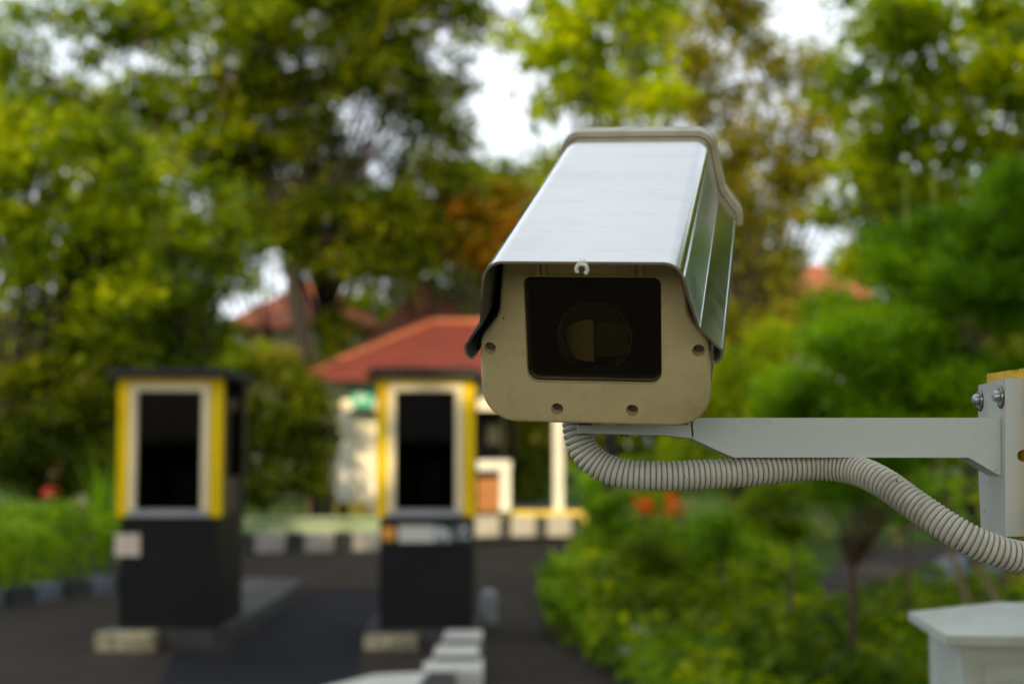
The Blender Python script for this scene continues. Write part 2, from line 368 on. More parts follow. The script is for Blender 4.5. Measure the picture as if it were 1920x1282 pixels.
# ---- painted kerbs
def kerb(cx, cy, L, W, H, rz, col, label, group, z=0):
    bm = nb(); box(bm, -L / 2, L / 2, -W / 2, W / 2, 0, H)
    o = obj('kerb_stone', bm, M[col], bevel=.02, seg=3, smooth=True); o.location = (cx, cy, z); o.rotation_euler = (0, 0, rz)
    return tag(o, label, 'kerb stone', group)
ORD = ('first', 'second', 'third', 'fourth', 'fifth')
gF = 'painted kerb stones in the foreground row'
kz = .15
kerb(-.360, 10.62, .28, .52, kz, 0, 'white', 'farthest white kerb stone of the foreground row, beside the black booth base', gF)
kerb(-.352, 10.24, .27, .20, kz, 0, 'kblack', 'short black kerb stone between the two farthest white ones of the foreground row', gF)
kerb(-.375, 9.83, .30, .54, kz, 0, 'white', 'second white kerb stone counted from the booth in the foreground row', gF)
kerb(-.36, 9.44, .30, .2, kz, 0, 'kblack', 'black kerb stone before the widest white one of the foreground row', gF)
def wedge(name, pts, H, col, label):
    bm = nb(); prism(bm, pts, lambda a, b, s: (a, b, s * H)); o = obj(name, bm, M[col], bevel=.018, seg=3, smooth=True); return tag(o, label, 'kerb stone', gF)
def gp(*q): return [(G(a, b, kz).x, G(a, b, kz).y) for a, b in q]
wedge('kerb_stone', gp((793, 1242), (828, 1229), (904, 1229), (906, 1255), (797, 1255)), kz, 'white', 'wide white kerb stone at the bend of the foreground row, its side in grey shade')
wedge('kerb_stone', gp((805, 1259), (856, 1259), (852, 1320), (765, 1320)), kz, 'kblack', 'black kerb stone at the bottom edge of the picture, in front of the bend')
wedge('kerb_stone', gp((700, 1264), (801, 1259), (760, 1320), (540, 1320), (600, 1290)), kz, 'white', 'nearest white kerb stone of the foreground row, cut by the bottom edge')
gB = 'painted kerb stones before the gatehouse'
x = -.62; k = 0
M['kwhite'] = paint('shaded_white_kerb', (.33, .32, .29), .7, dirt=(.14, .13, .11), dscale=4, damt=.6)  # white kerb paint darkened so the back rows read as shaded
while x < 1.1:
    white = k % 2 == 0; L = .40 if white else .19
    kerb(x + L / 2, 24.3, L, .3, .33, 0, 'kwhite' if white else 'kblack', ORD[k // 2] + (' white' if white else ' black') + ' kerb stone from the left in the row before the yellow gatehouse edging', gB)
    x += L + .01; k += 1
gL = 'painted kerb stones between the booths'
x = -3.95; k = 0
while x < -1.75:
    white = k % 2 == 1; L = .42 if white else .22
    kerb(x + L / 2, 20.6 + (x + 3.95) * .28, L, .3, .27, .25, 'kwhite' if white else 'kblack', ORD[k // 2] + (' white' if white else ' black') + ' kerb stone from the left in the row between the two booths', gL)
    x += L + .02; k += 1
M['kgrey'] = paint('bluish_kerb', (.13, .15, .18), .7, dirt=(.05, .06, .05), dscale=5, damt=.8)
gH = 'painted kerb stones at the foot of the hedge'
for k in range(8):
    t = k / 7; white = k % 2 == 0
    kerb(-5.35 + 1.2 * t, 12.9 + 2.4 * t, .34, .2, .17, R(64), 'kgrey' if white else 'kblack', ORD[k // 2] + (' bluish grey' if white else ' black') + ' kerb stone from the left at the foot of the green hedge', gH)

# ---- low mossy wall behind the left kerbs
bm = nb(); box(bm, -2.6, 1.3, -.12, .12, 0, .35); box(bm, -2.65, 1.35, -.17, .17, .352, .40)
o = obj('low_wall', bm, M['pale'], bevel=.015); o.location = (-2.6, 22.6, 0); o.rotation_euler = (0, 0, .08)
tag(o, 'low pale mossy garden wall behind the kerb between the booths', 'wall')

# ================================================================== BOOTHS
def booth(x0, x1, Y, L, label, sticker, plinth_z=.13, roof_w=.13):
    root = empty('ticket_booth', ((x0 + x1) / 2, Y, plinth_z)); tag(root, label, 'booth', 'black and yellow ticket booths')
    W = (x1 - x0) / 2; z1 = .86; z2 = 1.93
    bm = nb(); box(bm, -W + .03, W - .02, .02, L, 0, z1); obj('base_cabinet', bm, M['black'], root, bevel=.012)
    # yellow frame: one ring around the window with posts
    bm = nb()
    for q in ((-W, -W + .090, 0, .10, z1 + .002, z2), (W - .090, W, 0, .10, z1 + .002, z2), (-W + .092, W - .092, 0, .10, z2 - .04, z2)): box(bm, *q)
    obj('yellow_frame', bm, M['yellow'], root, bevel=.01)
    for q in ((-W, -W + .06), (W - .06, W - .002)):
        bm = nb(); box(bm, q[0], q[1], L - .08, L, z1 + .002, z2); obj('rear_post', bm, M['side'], root, bevel=.006)
    bm = nb(); a = W - .092; t = .058
    for q in ((-a, -a + t, -.018, .06, z1 + .04, z2 - .042), (a - t, a, -.018, .06, z1 + .04, z2 - .042), (-a + t + .001, a - t - .001, -.018, .06, z2 - .042 - t, z2 - .042)): box(bm, *q)
    obj('window_trim', bm, M['trim'], root, bevel=.006)
    bm = nb(); box(bm, -a + .003, a - .003, -.025, .07, z1 + .003, z1 + .055); obj('window_sill', bm, M['sill'], root, bevel=.006)
    bm = nb(); box(bm, -a + t, a - t, .03, .036, z1 + .056, z2 - .044 - t); obj('window_pane', bm, M['booth_glass'], root)
    # side panes + back board
    for sg in (-1, 1):
        xx = sg * (W - .037)
        bm = nb(); box(bm, xx - .003, xx + .003, .105, L - .085, z1 + .3, z2 - .002); obj('side_pane', bm, M['booth_glass'], root)
        bm = nb(); box(bm, xx - .008, xx + .008, .105, L - .085, z1 + .003, z1 + .295); obj('side_panel', bm, M['side'], root)
    bm = nb(); box(bm, -W + .065, W - .065, L - .05, L - .03, z1 + .003, z2 - .003); obj('back_board', bm, M['black'], root)
    bm = nb(); box(bm, -.07, .16, .45, .7, z1 + .01, z1 + .42); box(bm, -.03, .12, .42, .449, z1 + .2, z1 + .36); tm_ = obj('ticket_machine', bm, M['tealbox'], root, bevel=.01)
    bm = nb(); box(bm, -.01, .10, .415, .4195, z1 + .23, z1 + .33); obj('screen', bm, M['sill'], tm_)
    bm = nb(); box(bm, -W - .07, W + .05, -.10, L + .02, z2 + .003, z2 + .060); box(bm, -W - .03, W + .02, -.07, L - .01, z2 + .062, z2 + .08); obj('roof', bm, M['roofdark'], root, bevel=.012)
    if sticker == 'small':
        bm = nb(); box(bm, -W - .005, -W + .185, .010, .018, z1 - .30, z1 - .13)
        s = obj('sticker', bm, M['sticker'], root, bevel=.003); s['label'] = 'small pinkish white square sticker'
    else:
        z = z1 - .13
        bm = nb(); lathe(bm, [(0, 0), (.058, 0), (.058, .01), (0, .01)], Matrix.Translation((-W + .10, .020, z)) @ Matrix.Rotation(R(90), 4, 'X'), 28); obj('logo_badge', bm, M['orange'], root)
        bm = nb(); box(bm, -W + .175, -W + .45, .011, .018, z - .065, z + .065); obj('name_plate', bm, M['white'], root, bevel=.003)
        bm = nb(); box(bm, -W + .452, W - .04, .013, .018, z - .062, z + .062); obj('lettered_strip', bm, M['strip'], root)
    return root
def stripmat():
    n = NB('worn_lettered_strip'); v = n.n('ShaderNodeTexVoronoi'); v.inputs['Scale'].default_value = 26; n.l(n.co, v.inputs['Vector'])
    rc = n.n('ShaderNodeSeparateColor'); n.l(v.outputs['Color'], rc.inputs[0])
    n.l(n.mix(n.ramp(rc.outputs[0], .5, .55), (.03, .04, .045), (.5, .55, .56)), n.b.inputs['Base Color']); return n.m
M['strip'] = stripmat()
YB = 11.05; kb = YB / F
booth((222 - 960) * kb, (416 - 960) * kb, YB, 1.05, 'left black and yellow booth with a small pinkish sticker on its base', 'small')
booth((706 - 960) * kb, (890 - 960) * kb, YB, 1.0, 'right black and yellow booth with an orange badge and white name strip', 'big', roof_w=.10)
def plinth(x0, x1, y0, y1, label):
    bm = nb(); prism(bm, [(x0 + .12, y0), (x1 - .12, y0), (x1, y0 + .15), (x1, y1 - .2), ((x0 + x1) / 2, y1), (x0, y1 - .2), (x0, y0 + .15)], lambda a, b, s: (a, b, s * .13))
    return tag(obj('booth_island', bm, M['concrete'], bevel=.02, seg=2), label, 'concrete island', 'concrete islands under the booths')
plinth(-3.12, -2.18, 11.0, 15.3, 'long dark concrete island under the left booth')
plinth(-1.14, -.22, 11.06, 12.4, 'short dark concrete island under the right booth')
bm = nb(); box(bm, -.22, .22, -.09, .09, 0, .135); o = obj('painted_block', bm, M['yellowwhite'], bevel=.02, seg=3, smooth=True); o.location = (-2.91, 10.88, 0)
tag(o, 'worn cream and yellow concrete block at the corner of the left booth', 'concrete block')
bm = nb(); box(bm, -.2, .2, -.08, .08, 0, .10); o = obj('painted_block', bm, M['yellowwhite'], bevel=.03, seg=3, smooth=True); o.location = (-.92, 10.95, 0)
tag(o, 'worn cream concrete block at the foot of the right booth', 'concrete block')
p = G(912, 1172)
bm = nb(); lathe(bm, [(0, 0), (.075, 0), (.07, .2), (.06, .26), (.03, .285), (0, .29)]); o = obj('bollard', bm, M['sill'], smooth=True); o.location = (p.x + .02, p.y + .2, 0)
tag(o, 'short grey bollard beside the base of the right booth', 'bollard')

# ================================================================== GATEHOUSE
YG = 27.0; kg = YG / F
def gx(px): return (px - 960) * kg
def gz(py): return CAM_Z + (832 - py) * kg
root = empty('gatehouse', (gx(850), YG, 0)); tag(root, 'cream gatehouse with a red hipped tile roof between booth and camera', 'building')
ox = gx(850)
def gbox(bm, px0, px1, y0, y1, z0, z1): box(bm, gx(px0) - ox, gx(px1) - ox, y0, y1, z0, z1)
bm = nb(); gbox(bm, 615, 1100, .1, 5.2, 0, .22); obj('floor_slab', bm, M['concrete'], root)
bm = nb(); gbox(bm, 890, 1098, -.12, .097, .0, .30); obj('yellow_edging', bm, M['ybase'], root, bevel=.02)
bm = nb(); gbox(bm, 658, 722, .35, .5, .222, gz(718)); gbox(bm, 658, 672, .502, 4.8, .222, gz(718)); gbox(bm, 672.5, 940, 4.65, 4.8, .222, gz(718)); obj('wall', bm, M['wall'], root)
bm = nb(); gbox(bm, 608, 1095, .0, .14, gz(768), gz(703)); gbox(bm, 608, 622, .142, 5.0, gz(768), gz(703)); gbox(bm, 1082, 1095, .142, 5.0, gz(768), gz(703)); obj('fascia', bm, M['wall'], root, bevel=.015)
for q in (645, 1047, 868):
    bm = nb(); gbox(bm, q - 9, q + 9, .01, .2, .222 if q != 645 else .0, gz(770)); obj('post', bm, M['post'], root, bevel=.01)
bm = nb(); gbox(bm, 628, 690, .01, .2, 0, .45); o = obj('corner_kerb', bm, M['ybase'], root, bevel=.03)
# roof: hipped, broad eaves
def hip(bm, x0, x1, y0, y1, ze, zr, rx0, rx1, ry, th=.14):
    v = [bm.verts.new(q) for q in ((x0, y0, ze), (x1, y0, ze), (x1, y1, ze), (x0, y1, ze), (rx0, ry, zr), (rx1, ry, zr))]
    lo = [bm.verts.new((q.co.x, q.co.y, ze - th)) for q in v[:4]]
    for f in ((v[0], v[1], v[5], v[4]), (v[1], v[2], v[5]), (v[2], v[3], v[4], v[5]), (v[3], v[0], v[4])): bm.faces.new(f)
    for i in range(4): bm.faces.new((v[i], v[(i + 1) % 4], lo[(i + 1) % 4], lo[i]))
    bm.faces.new(lo[::-1])
bm = nb(); hip(bm, gx(590) - ox, gx(1125) - ox, -.55, 5.8, gz(702) , gz(702) + 1.2, gx(800) - ox, gx(905) - ox, 2.4); r = obj('roof', bm, M['tile_red'], root)
bm = nb()
for a_, b2 in (((gx(590) - ox, -.55, gz(702)), (gx(800) - ox, 2.4, gz(702) + 1.2)), ((gx(1125) - ox, -.55, gz(702)), (gx(905) - ox, 2.4, gz(702) + 1.2)), ((gx(800) - ox, 2.4, gz(702) + 1.2), (gx(905) - ox, 2.4, gz(702) + 1.2))):
    tube(bm, [a_, b2], .09, 8)
obj('ridge_tiles', bm, M['tile_orange'], r, smooth=True)
bm = nb()
for q0, q1, z0, z1 in ((892, 958, gz(880), gz(862)), (938, 957, .302, gz(880.2))): gbox(bm, q0, q1, -.35, .0 - .002 - .12, z0, z1)
obj('counter_arch', bm, M['white'], root, bevel=.05, seg=3)
bm = nb(); gbox(bm, 885, 936, -.3, -.2, .302, gz(895)); obj('brown_board', bm, M['brown'], root)
bm = nb(); gbox(bm, 905, 932, 4.42, 4.49, gz(832), gz(790)); obj('window', bm, M['trim'], root)
bm = nb(); gbox(bm, 676, 938, 4.5, 4.64, .3, 2.6); obj('interior_shade_sheet', bm, M['side'], root)  # dark sheet standing in for the shade inside the open gatehouse
s = empty('green_sign', (gx(680), YG - .12, gz(762))); tag(s, 'small teal green sign hanging at the gatehouse corner', 'sign')
bm = nb(); box(bm, -.19, .19, -.02, .02, 0, .62); obj('board', bm, M['teal'], s, bevel=.01)
bm = nb(); box(bm, -.11, .11, -.026, -.0225, .34, .50); box(bm, -.11, .06, -.026, -.0225, .20, .25); box(bm, -.11, .09, -.026, -.0225, .10, .15); o = obj('white_symbol', bm, M['sticker'], s)
for sx in (-.14, .14): bm = nb(); tube(bm, [(sx, 0, .62), (sx, .0, .75)], .01, 6); obj('hanger', bm, M['steel'], s)
# ---- houses farther behind
def house(x, y, W_, D_, ze, zr, ridge, label, wallm, roofm, rz=0, name='house', ev=.8):
    root = empty(name, (x, y, 0), rz); tag(root, label, 'house')
    bm = nb(); box(bm, -W_ / 2, W_ / 2, -D_ / 2, D_ / 2, 0, ze - .15); obj('wall', bm, M[wallm], root)
    bm = nb(); hip(bm, -W_ / 2 - ev, W_ / 2 + ev, -D_ / 2 - ev, D_ / 2 + ev, ze, zr, -ridge, ridge, 0); r = obj('roof', bm, M[roofm], root)
    bm = nb(); tube(bm, [(-ridge, 0, zr), (ridge, 0, zr)], .14, 8); obj('ridge_tiles', bm, M[roofm], r)
    for wx in (-W_ / 4, W_ / 4):
        bm = nb(); box(bm, wx - .6, wx + .6, -D_ / 2 - .03, -D_ / 2 + .02, 1, 2.3); f = obj('window', bm, M['trim'], root)
        bm = nb(); box(bm, wx - .5, wx + .5, -D_ / 2 - .04, -D_ / 2 - .032, 1.1, 2.2); obj('pane', bm, M['side'], f)
    return root
c = PY(575, 620, 42)
house(c.x, 44, 3.0, 5, gz(640) * 42 / 27 * .92, PY(700, 520, 42).z, .5, 'large house with an orange tile roof behind the dark tree trunk', 'wall', 'tile_orange')
c = PY(800, 620, 37)
house(c.x, 38, 2.6, 4, PY(0, 655, 36).z, PY(0, 528, 38).z, .25, 'small house with a steep orange roof peeping over the gatehouse roof', 'wall', 'tile_orange', ev=.3)
c = PY(1528, 560, 46)
house(c.x, 46, .9, 3.2, PY(0, 562, 46).z, PY(0, 505, 46).z, .3, 'distant cream house with a red roof right of the security camera', 'wall', 'tile_orange')

# ================================================================== TREES
gT = 'trees behind the booths and gatehouse'
GAPS = ((930, 190, 50, 95), (520, 595, 60, 40), (780, 595, 45, 28), (1540, 470, 22, 30), (515, 560, 36, 24), (1530, 30, 34, 32), (95, 80, 40, 32), (250, 125, 50, 24), (365, 180, 18, 36), (700, 250, 14, 44))
def many(spec, Y, jit=.6, sat=3):
    out = [LB(px, py, rx, ry, Y + random.uniform(-jit, jit)) for px, py, rx, ry in spec]
    for px, py, rx, ry in spec:                      # smaller boughs round each main one
        for _ in range(sat):
            a = random.uniform(0, 6.28); qx, qy = px + math.cos(a) * rx * 1.05, py + math.sin(a) * ry * 1.05; k = random.uniform(.35, .6)
            if any(((qx - g[0]) / (g[2] + rx * k * .8)) ** 2 + ((qy - g[1]) / (g[3] + ry * k * .8)) ** 2 < 1 for g in GAPS): continue
            out.append(LB(qx, qy, rx * k, ry * k, Y + random.uniform(-jit, jit)))
    return out
tree('broadleaf_tree', 'big dark tree with leaning black trunk above the gatehouse roof', 'tree', (PY(606, 800, 30).x, 30, 0),
     many([(560, 100, 130, 130), (690, 90, 130, 120), (770, 200, 90, 110), (430, 190, 110, 110), (560, 230, 100, 80), (620, 400, 110, 80), (740, 410, 100, 80), (770, 20, 90, 90), (460, -60, 180, 110), (470, 330, 90, 70), (690, 490, 90, 60), (520, 420, 80, 60), (820, 330, 60, 70), (640, -70, 160, 90)], 29.5),
     'grn_dark', bark='barkdark', size=0.17, tau=1.63, clump=.46, r0=.25, lean=tuple(PY(545, 480, 29.6)), group=gT, limb=.26, twig=1)
tree('broadleaf_tree', 'bright green leafy tree at the left edge above the hedge', 'tree', (-8.2, 21, 0),
     many([(60, 310, 130, 90), (150, 400, 110, 90), (40, 470, 120, 110), (200, 520, 100, 90), (120, 600, 140, 80), (-80, 330, 100, 160), (230, 330, 60, 60)], 20),
     'grn_mid', bark='barkdark', size=0.156, tau=1.69, clump=.46, r0=.2, group=gT, limb=.26)
tree('broadleaf_tree', 'green tree between the left edge tree and the leaning trunk', 'tree', (PY(330, 800, 22.5).x, 22.5, 0),
     many([(330, 420, 90, 90), (380, 510, 80, 80), (290, 560, 90, 80), (350, 630, 130, 70), (440, 430, 60, 60), (250, 640, 90, 60)], 22.5),
     'grn_mid', bark='barkdark', size=0.156, tau=1.34, clump=.32, r0=.14, group=gT, limb=.26)
tree('broadleaf_tree', 'tall airy tree in the upper left corner with sky showing through', 'tree', (-9.5, 29, 0),
     many([(20, 90, 90, 110), (150, 20, 120, 60), (300, 40, 120, 90), (330, 180, 90, 80), (130, 190, 90, 60), (-70, 180, 90, 110), (230, 260, 90, 60), (420, 40, 90, 80), (60, 230, 90, 50), (250, 170, 60, 50), (180, 110, 60, 40), (380, 260, 60, 60)], 28.5),
     'grn_mid', bark='barkbrown', size=0.195, tau=1.20, clump=.46, r0=.14, lean=tuple(PY(335, 330, 29)), group=gT, limb=.26)
tree('broadleaf_tree', 'rust tinted tree left of the security camera hood', 'tree', (PY(880, 700, 31).x, 31, 0),
     many([(880, 390, 80, 45), (960, 440, 70, 70), (850, 450, 60, 40)], 30),
     'grn_rust', bark='barkdark', size=0.195, tau=1.69, clump=.42, r0=.15, group=gT, limb=.26)
tree('broadleaf_tree', 'round green treetop showing above the rust tinted one', 'tree', (PY(960, 700, 34).x, 34, 0),
     many([(960, 330, 80, 50), (1040, 370, 90, 90), (935, 520, 55, 60), (960, 590, 90, 80), (780, 470, 90, 60), (1020, 500, 90, 90)], 33),
     'grn_mid', bark='barkdark', size=0.234, tau=1.69, clump=.5, r0=.15, group=gT, limb=.26)
tree('broadleaf_tree', 'thin wispy tree reaching into the bright sky gap left of the yellow green one', 'tree', (PY(880, 700, 36).x, 36, 0),
     many([(860, 150, 70, 80), (900, 40, 70, 70), (840, 260, 60, 40), (960, 60, 50, 60)], 36),
     'grn_dark', bark='barkdark', size=0.208, tau=0.79, clump=.5, r0=.12, group=gT, limb=.26)
tree('broadleaf_tree', 'yellow green tree top above the security camera hood', 'tree', (PY(1150, 700, 18).x, 18, 0),
     many([(1030, 90, 70, 60), (1110, 40, 90, 80), (1200, 100, 80, 80), (1100, 170, 90, 50), (1190, 200, 70, 40), (1240, -30, 110, 60), (1050, -30, 90, 60), (1030, 200, 60, 50)], 17),
     'grn_lime', bark='barkdark', size=0.143, tau=1.55, clump=.26, r0=.1, group=gT, limb=.26, twig=1)
tree('broadleaf_tree', 'sparse yellowish tree full of sky gaps right of the security camera', 'tree', (PY(1440, 700, 27).x, 27, 0),
     many([(1300, 80, 90, 90), (1400, 60, 90, 90), (1500, 150, 90, 90), (1350, 200, 90, 80), (1440, 270, 90, 80), (1540, 280, 60, 80), (1370, 350, 80, 80), (1480, 400, 70, 60), (1420, 480, 90, 80), (1340, -40, 140, 60), (1440, 600, 110, 80), (1370, 640, 80, 80), (1500, 640, 90, 60), (1260, 180, 60, 60)], 26),
     'grn_olive', bark='barkdark', size=0.182, tau=0.92, clump=.46, r0=.08, group=gT, limb=.26, twig=0)
tree('broadleaf_tree', 'lime green tree filling the upper right corner', 'tree', (PY(1800, 700, 13.5).x + .3, 14, 0),
     many([(1650, 60, 80, 80), (1760, 40, 100, 80), (1880, 60, 110, 90), (1680, 170, 90, 60), (1800, 170, 100, 70), (1930, 200, 100, 90), (1640, 270, 70, 60), (1740, 280, 90, 60), (1850, 290, 100, 60), (1700, 370, 70, 50), (1600, 160, 50, 60), (1900, -40, 150, 60)], 12.8, .4),
     'grn_lime', bark='barkdark', size=.13, tau=1.55, clump=.22, r0=.09, group=gT, limb=.26, twig=1)
gK = 'second row of trees far behind'
def filltree(label, x0, x1, y0, y1, n_, Y, mat, tau):
    L = []; n_ = int(n_ * 2.3)
    while len(L) < n_:
        px, py, r_ = random.uniform(x0, x1), random.uniform(y0, y1), random.uniform(28, 58)
        if any(((px - a) / (c + r_ * .8)) ** 2 + ((py - b) / (d + r_ * .8)) ** 2 < 1 for a, b, c, d in GAPS): continue
        L.append((px, py, r_ * 1.15, r_ * .85))
    x_ = PY((x0 + x1) / 2, 700, Y).x
    tree('broadleaf_tree', label, 'tree', (x_, Y, 0), many(L, Y, sat=0), mat, bark='barkdark', size=.17, tau=tau * .50, clump=.46, r0=.10, group=gK, twig=0, limb=.25)
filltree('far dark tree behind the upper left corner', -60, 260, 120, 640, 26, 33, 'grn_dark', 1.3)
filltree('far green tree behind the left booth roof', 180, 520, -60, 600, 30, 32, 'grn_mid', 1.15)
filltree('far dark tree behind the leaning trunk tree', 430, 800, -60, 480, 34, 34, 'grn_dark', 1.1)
filltree('far green tree beside the bright sky gap', 700, 900, 330, 500, 10, 37, 'grn_mid', 2.0)
filltree('far tree directly behind the security camera', 980, 1280, -50, 500, 24, 33, 'grn_mid', 1.2)
filltree('far yellowish tree right of the security camera hood', 1240, 1600, -50, 640, 34, 34, 'grn_olive', .75)
filltree('far green tree behind the lime green one', 1560, 1950, -50, 520, 30, 24, 'grn_mid', 2.2)
filltree('dense green tree behind the small orange roofed house', 640, 960, 400, 600, 12, 43, 'grn_mid', 4.5)
filltree('dark green tree right of the small white sky patch', 380, 640, 330, 520, 9, 36, 'grn_mid', 2.2)
filltree('light green tree behind the sky gap beside the red roofed house', 1380, 1700, 380, 620, 12, 52, 'grn_mid', 2.6)
b0 = G(1590, 1268)
fern_lobes = [LB(1830, 500, 120, 110, 8.4, .6), LB(1700, 640, 110, 100, 8.5, .6), LB(1850, 720, 110, 100, 8.5, .6), LB(1890, 400, 100, 80, 8.3, .5), LB(1960, 340, 80, 60, 8.3, .5), LB(1740, 480, 90, 80, 8.3, .5), LB(1600, 640, 90, 80, 8.5, .5), LB(1570, 760, 100, 80, 8.7, .5), LB(1720, 800, 110, 70, 8.6, .5), LB(2080, 480, 110, 130, 8.6, .6), LB(2200, 600, 120, 200, 8.8, .7), LB(2120, 330, 110, 90, 8.8, .6)]
while len(fern_lobes) < 65:
    px, py = random.uniform(1440, 1960), random.uniform(300, 930); r_ = random.uniform(45, 85)
    ytop = np.interp(px, [1440, 1520, 1620, 1760, 1960], [760, 590, 430, 350, 270])
    if py - r_ * .6 < ytop or (px > 1640 and py > 880): continue
    fern_lobes.append(LB(px, py, r_ * 1.15, r_ * .8, random.uniform(7.9, 8.9), .35))
tree('feathery_shrub_tree', 'dense fine leaved dark green small tree on a thin brown stem at right', 'tree', (b0.x, b0.y, 0),
     fern_lobes,
     'grn_fern', bark='barkbrown', size=.05, aspect=.34, tau=2.1, clump=.12, limb=.16, r0=.035, lean=tuple(PY(1598, 1060, 9.3)), twig=8)
# flower stalks standing out of the small tree
for (x0_, y0_, x1_, y1_, nm) in ((1700, 385, 1690, 318, 'short'), (1752, 345, 1742, 285, 'tall')):
    a3, b3 = PY(x0_, y0_, 8.2), PY(x1_, y1_, 8.2)
    r3 = empty('flower_stalk', a3); tag(r3, nm + ' pale yellow flower stalk rising above the fine leaved tree', 'flower stalk')
    bm = nb(); tube(bm, [(0, 0, -.15), (b3 - a3) * .5 + Vector((.01, 0, 0)), b3 - a3], [.007, .006, .005], 6); obj('stem', bm, M['stalk'] if 'stalk' in M else M.setdefault('stalk', paint('stalk', (.35, .40, .06), .6)), r3)
    p_ = np.array(b3 - a3) + rng.normal(size=(50, 3)) * .022; link('blossom', leaves_mesh('blossom', p_, .03), M['grn_lime'], r3)
tree('shrub', 'sunny lime green shrub just right of the security camera below its hood', 'shrub', (PY(1400, 800, 13).x, 15, 0),
     [LB(1390, 720, 90, 70, 14.5, .7), LB(1440, 640, 60, 50, 14.8, .5), LB(1340, 860, 120, 70, 14, .7), LB(1450, 800, 110, 90, 14, .6)], 'grn_lime', size=.08, tau=2.2, clump=.2, r0=.05, trunk='stems', crown='foliage')
gS = 'shrubs under the bracket arm'
def shrub(px, py, rx, ry, Y, mat, label, size=.08, tau=2.4, clump=.16, extra=(), grp=gS):
    c = PY(px, py, Y)
    return tree('shrub', label, 'shrub', (c.x, c.y, 0), [LB(px, py, rx, ry, Y)] + [LB(*q) for q in extra], mat, size=size, tau=tau, clump=clump, r0=.03, trunk='stems', crown='foliage', group=grp, bark='barkbrown')
shrub(1180, 960, 100, 60, 17, 'grn_hedge', 'mid green shrub below the orange flowers', size=.08)
shrub(1350, 1010, 110, 70, 13, 'grn_fern', 'dark green shrub below the middle of the conduit')
shrub(1480, 960, 110, 80, 11.5, 'grn_mid', 'olive green shrub with twiggy stems below the conduit', tau=1.6)
shrub(1130, 1075, 120, 36, 14, 'grn_hedge', 'rounded bright shrub at the road edge tip')
shrub(1290, 1130, 140, 60, 11, 'grn_mid', 'low wide shrub in front of the twiggy one')
shrub(1700, 950, 130, 60, 11, 'grn_fern', 'dark shrub behind the thin brown stem', tau=1.8)
shrub(1060, 1130, 60, 30, 11.6, 'grn_hedge', 'small bright plant leaning over the road edge', size=.07)
shrub(1400, 1180, 130, 50, 10.2, 'grn_mid', 'low yellowish green shrub near the two pale stones', size=.07)
shrub(1220, 1040, 90, 50, 12.5, 'grn_mid', 'dark green shrub behind the low wide one', size=.07)
for k_, (px, py, rx, ry, mt) in enumerate(((1150, 900, 80, 50, 'grn_fern'), (1270, 880, 90, 70, 'grn_mid'), (1400, 880, 90, 70, 'grn_fern'), (1540, 900, 90, 60, 'grn_mid'), (1680, 890, 90, 60, 'grn_fern'), (1840, 930, 100, 50, 'grn_mid'))):
    shrub(px, py, rx, ry, 21 + k_ * .3, mt, ('far rounded bush behind the orange flowers', 'far bush under the bracket arm joint', 'far dark bush behind the middle of the conduit', 'far bush behind the sagging right half of the conduit', 'far bush behind the thin stemmed tree', 'far bush behind the bamboo poles')[k_], size=.12, tau=2.6, clump=.28)
shrub(1900, 1000, 60, 60, 13, 'grn_fern', 'shrub half hidden behind the bracket plate', tau=1.5)
shrub(1880, 905, 60, 60, 12, 'grn_lime', 'small yellow green bush left of the bracket plate', tau=1.5)
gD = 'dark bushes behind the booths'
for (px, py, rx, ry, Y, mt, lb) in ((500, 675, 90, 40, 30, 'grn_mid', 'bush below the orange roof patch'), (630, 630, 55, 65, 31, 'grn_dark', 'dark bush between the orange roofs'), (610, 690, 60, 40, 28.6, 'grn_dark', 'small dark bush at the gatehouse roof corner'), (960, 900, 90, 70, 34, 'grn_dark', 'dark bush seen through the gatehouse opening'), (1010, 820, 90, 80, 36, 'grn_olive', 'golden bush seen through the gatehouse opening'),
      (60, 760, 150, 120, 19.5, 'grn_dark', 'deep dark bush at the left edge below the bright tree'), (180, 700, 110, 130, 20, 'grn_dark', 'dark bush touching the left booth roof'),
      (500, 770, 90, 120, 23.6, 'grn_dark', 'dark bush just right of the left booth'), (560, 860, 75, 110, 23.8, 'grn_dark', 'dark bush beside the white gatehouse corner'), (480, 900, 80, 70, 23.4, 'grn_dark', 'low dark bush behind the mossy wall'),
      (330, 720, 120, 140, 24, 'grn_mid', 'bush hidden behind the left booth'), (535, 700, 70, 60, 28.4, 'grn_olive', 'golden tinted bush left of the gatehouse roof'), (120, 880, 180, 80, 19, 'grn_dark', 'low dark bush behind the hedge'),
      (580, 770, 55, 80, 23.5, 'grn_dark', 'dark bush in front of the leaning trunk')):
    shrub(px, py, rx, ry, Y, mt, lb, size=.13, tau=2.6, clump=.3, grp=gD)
# golden leaves branch right of the left booth is part of the olive bush
# ---- hedge at left
root = empty('hedge', (-5.9, 15.2, 0)); tag(root, 'bright green hedge left of the left booth', 'hedge')
n_ = 17000
q = rng.random((n_, 3)); hx = -2.9 + 4.15 * q[:, 0]; hy = -1.9 + 3.8 * q[:, 1]
top = .70 + .10 * np.sin(hx * 2.3) + .07 * np.sin(hy * 3.1 + 1)
hz = top * (1 - (q[:, 2] ** 2.2) * .9) + rng.normal(size=n_) * .05
ok = (hx < 1.5 + .35 * hy) & (hz > .05)
link('foliage', leaves_mesh('hedge_foliage', np.stack([hx, hy, hz], 1)[ok], .085, .6), M['grn_hedge'], root)
bm = nb()
for i in range(26):
    x_, y_ = random.uniform(-2.6, .6), random.uniform(-1.6, 1.6); tube(bm, [(x_, y_, 0), (x_ + random.uniform(-.1, .1), y_, .3), (x_ + random.uniform(-.2, .2), y_, .6)], [.018, .012, .006], 5)
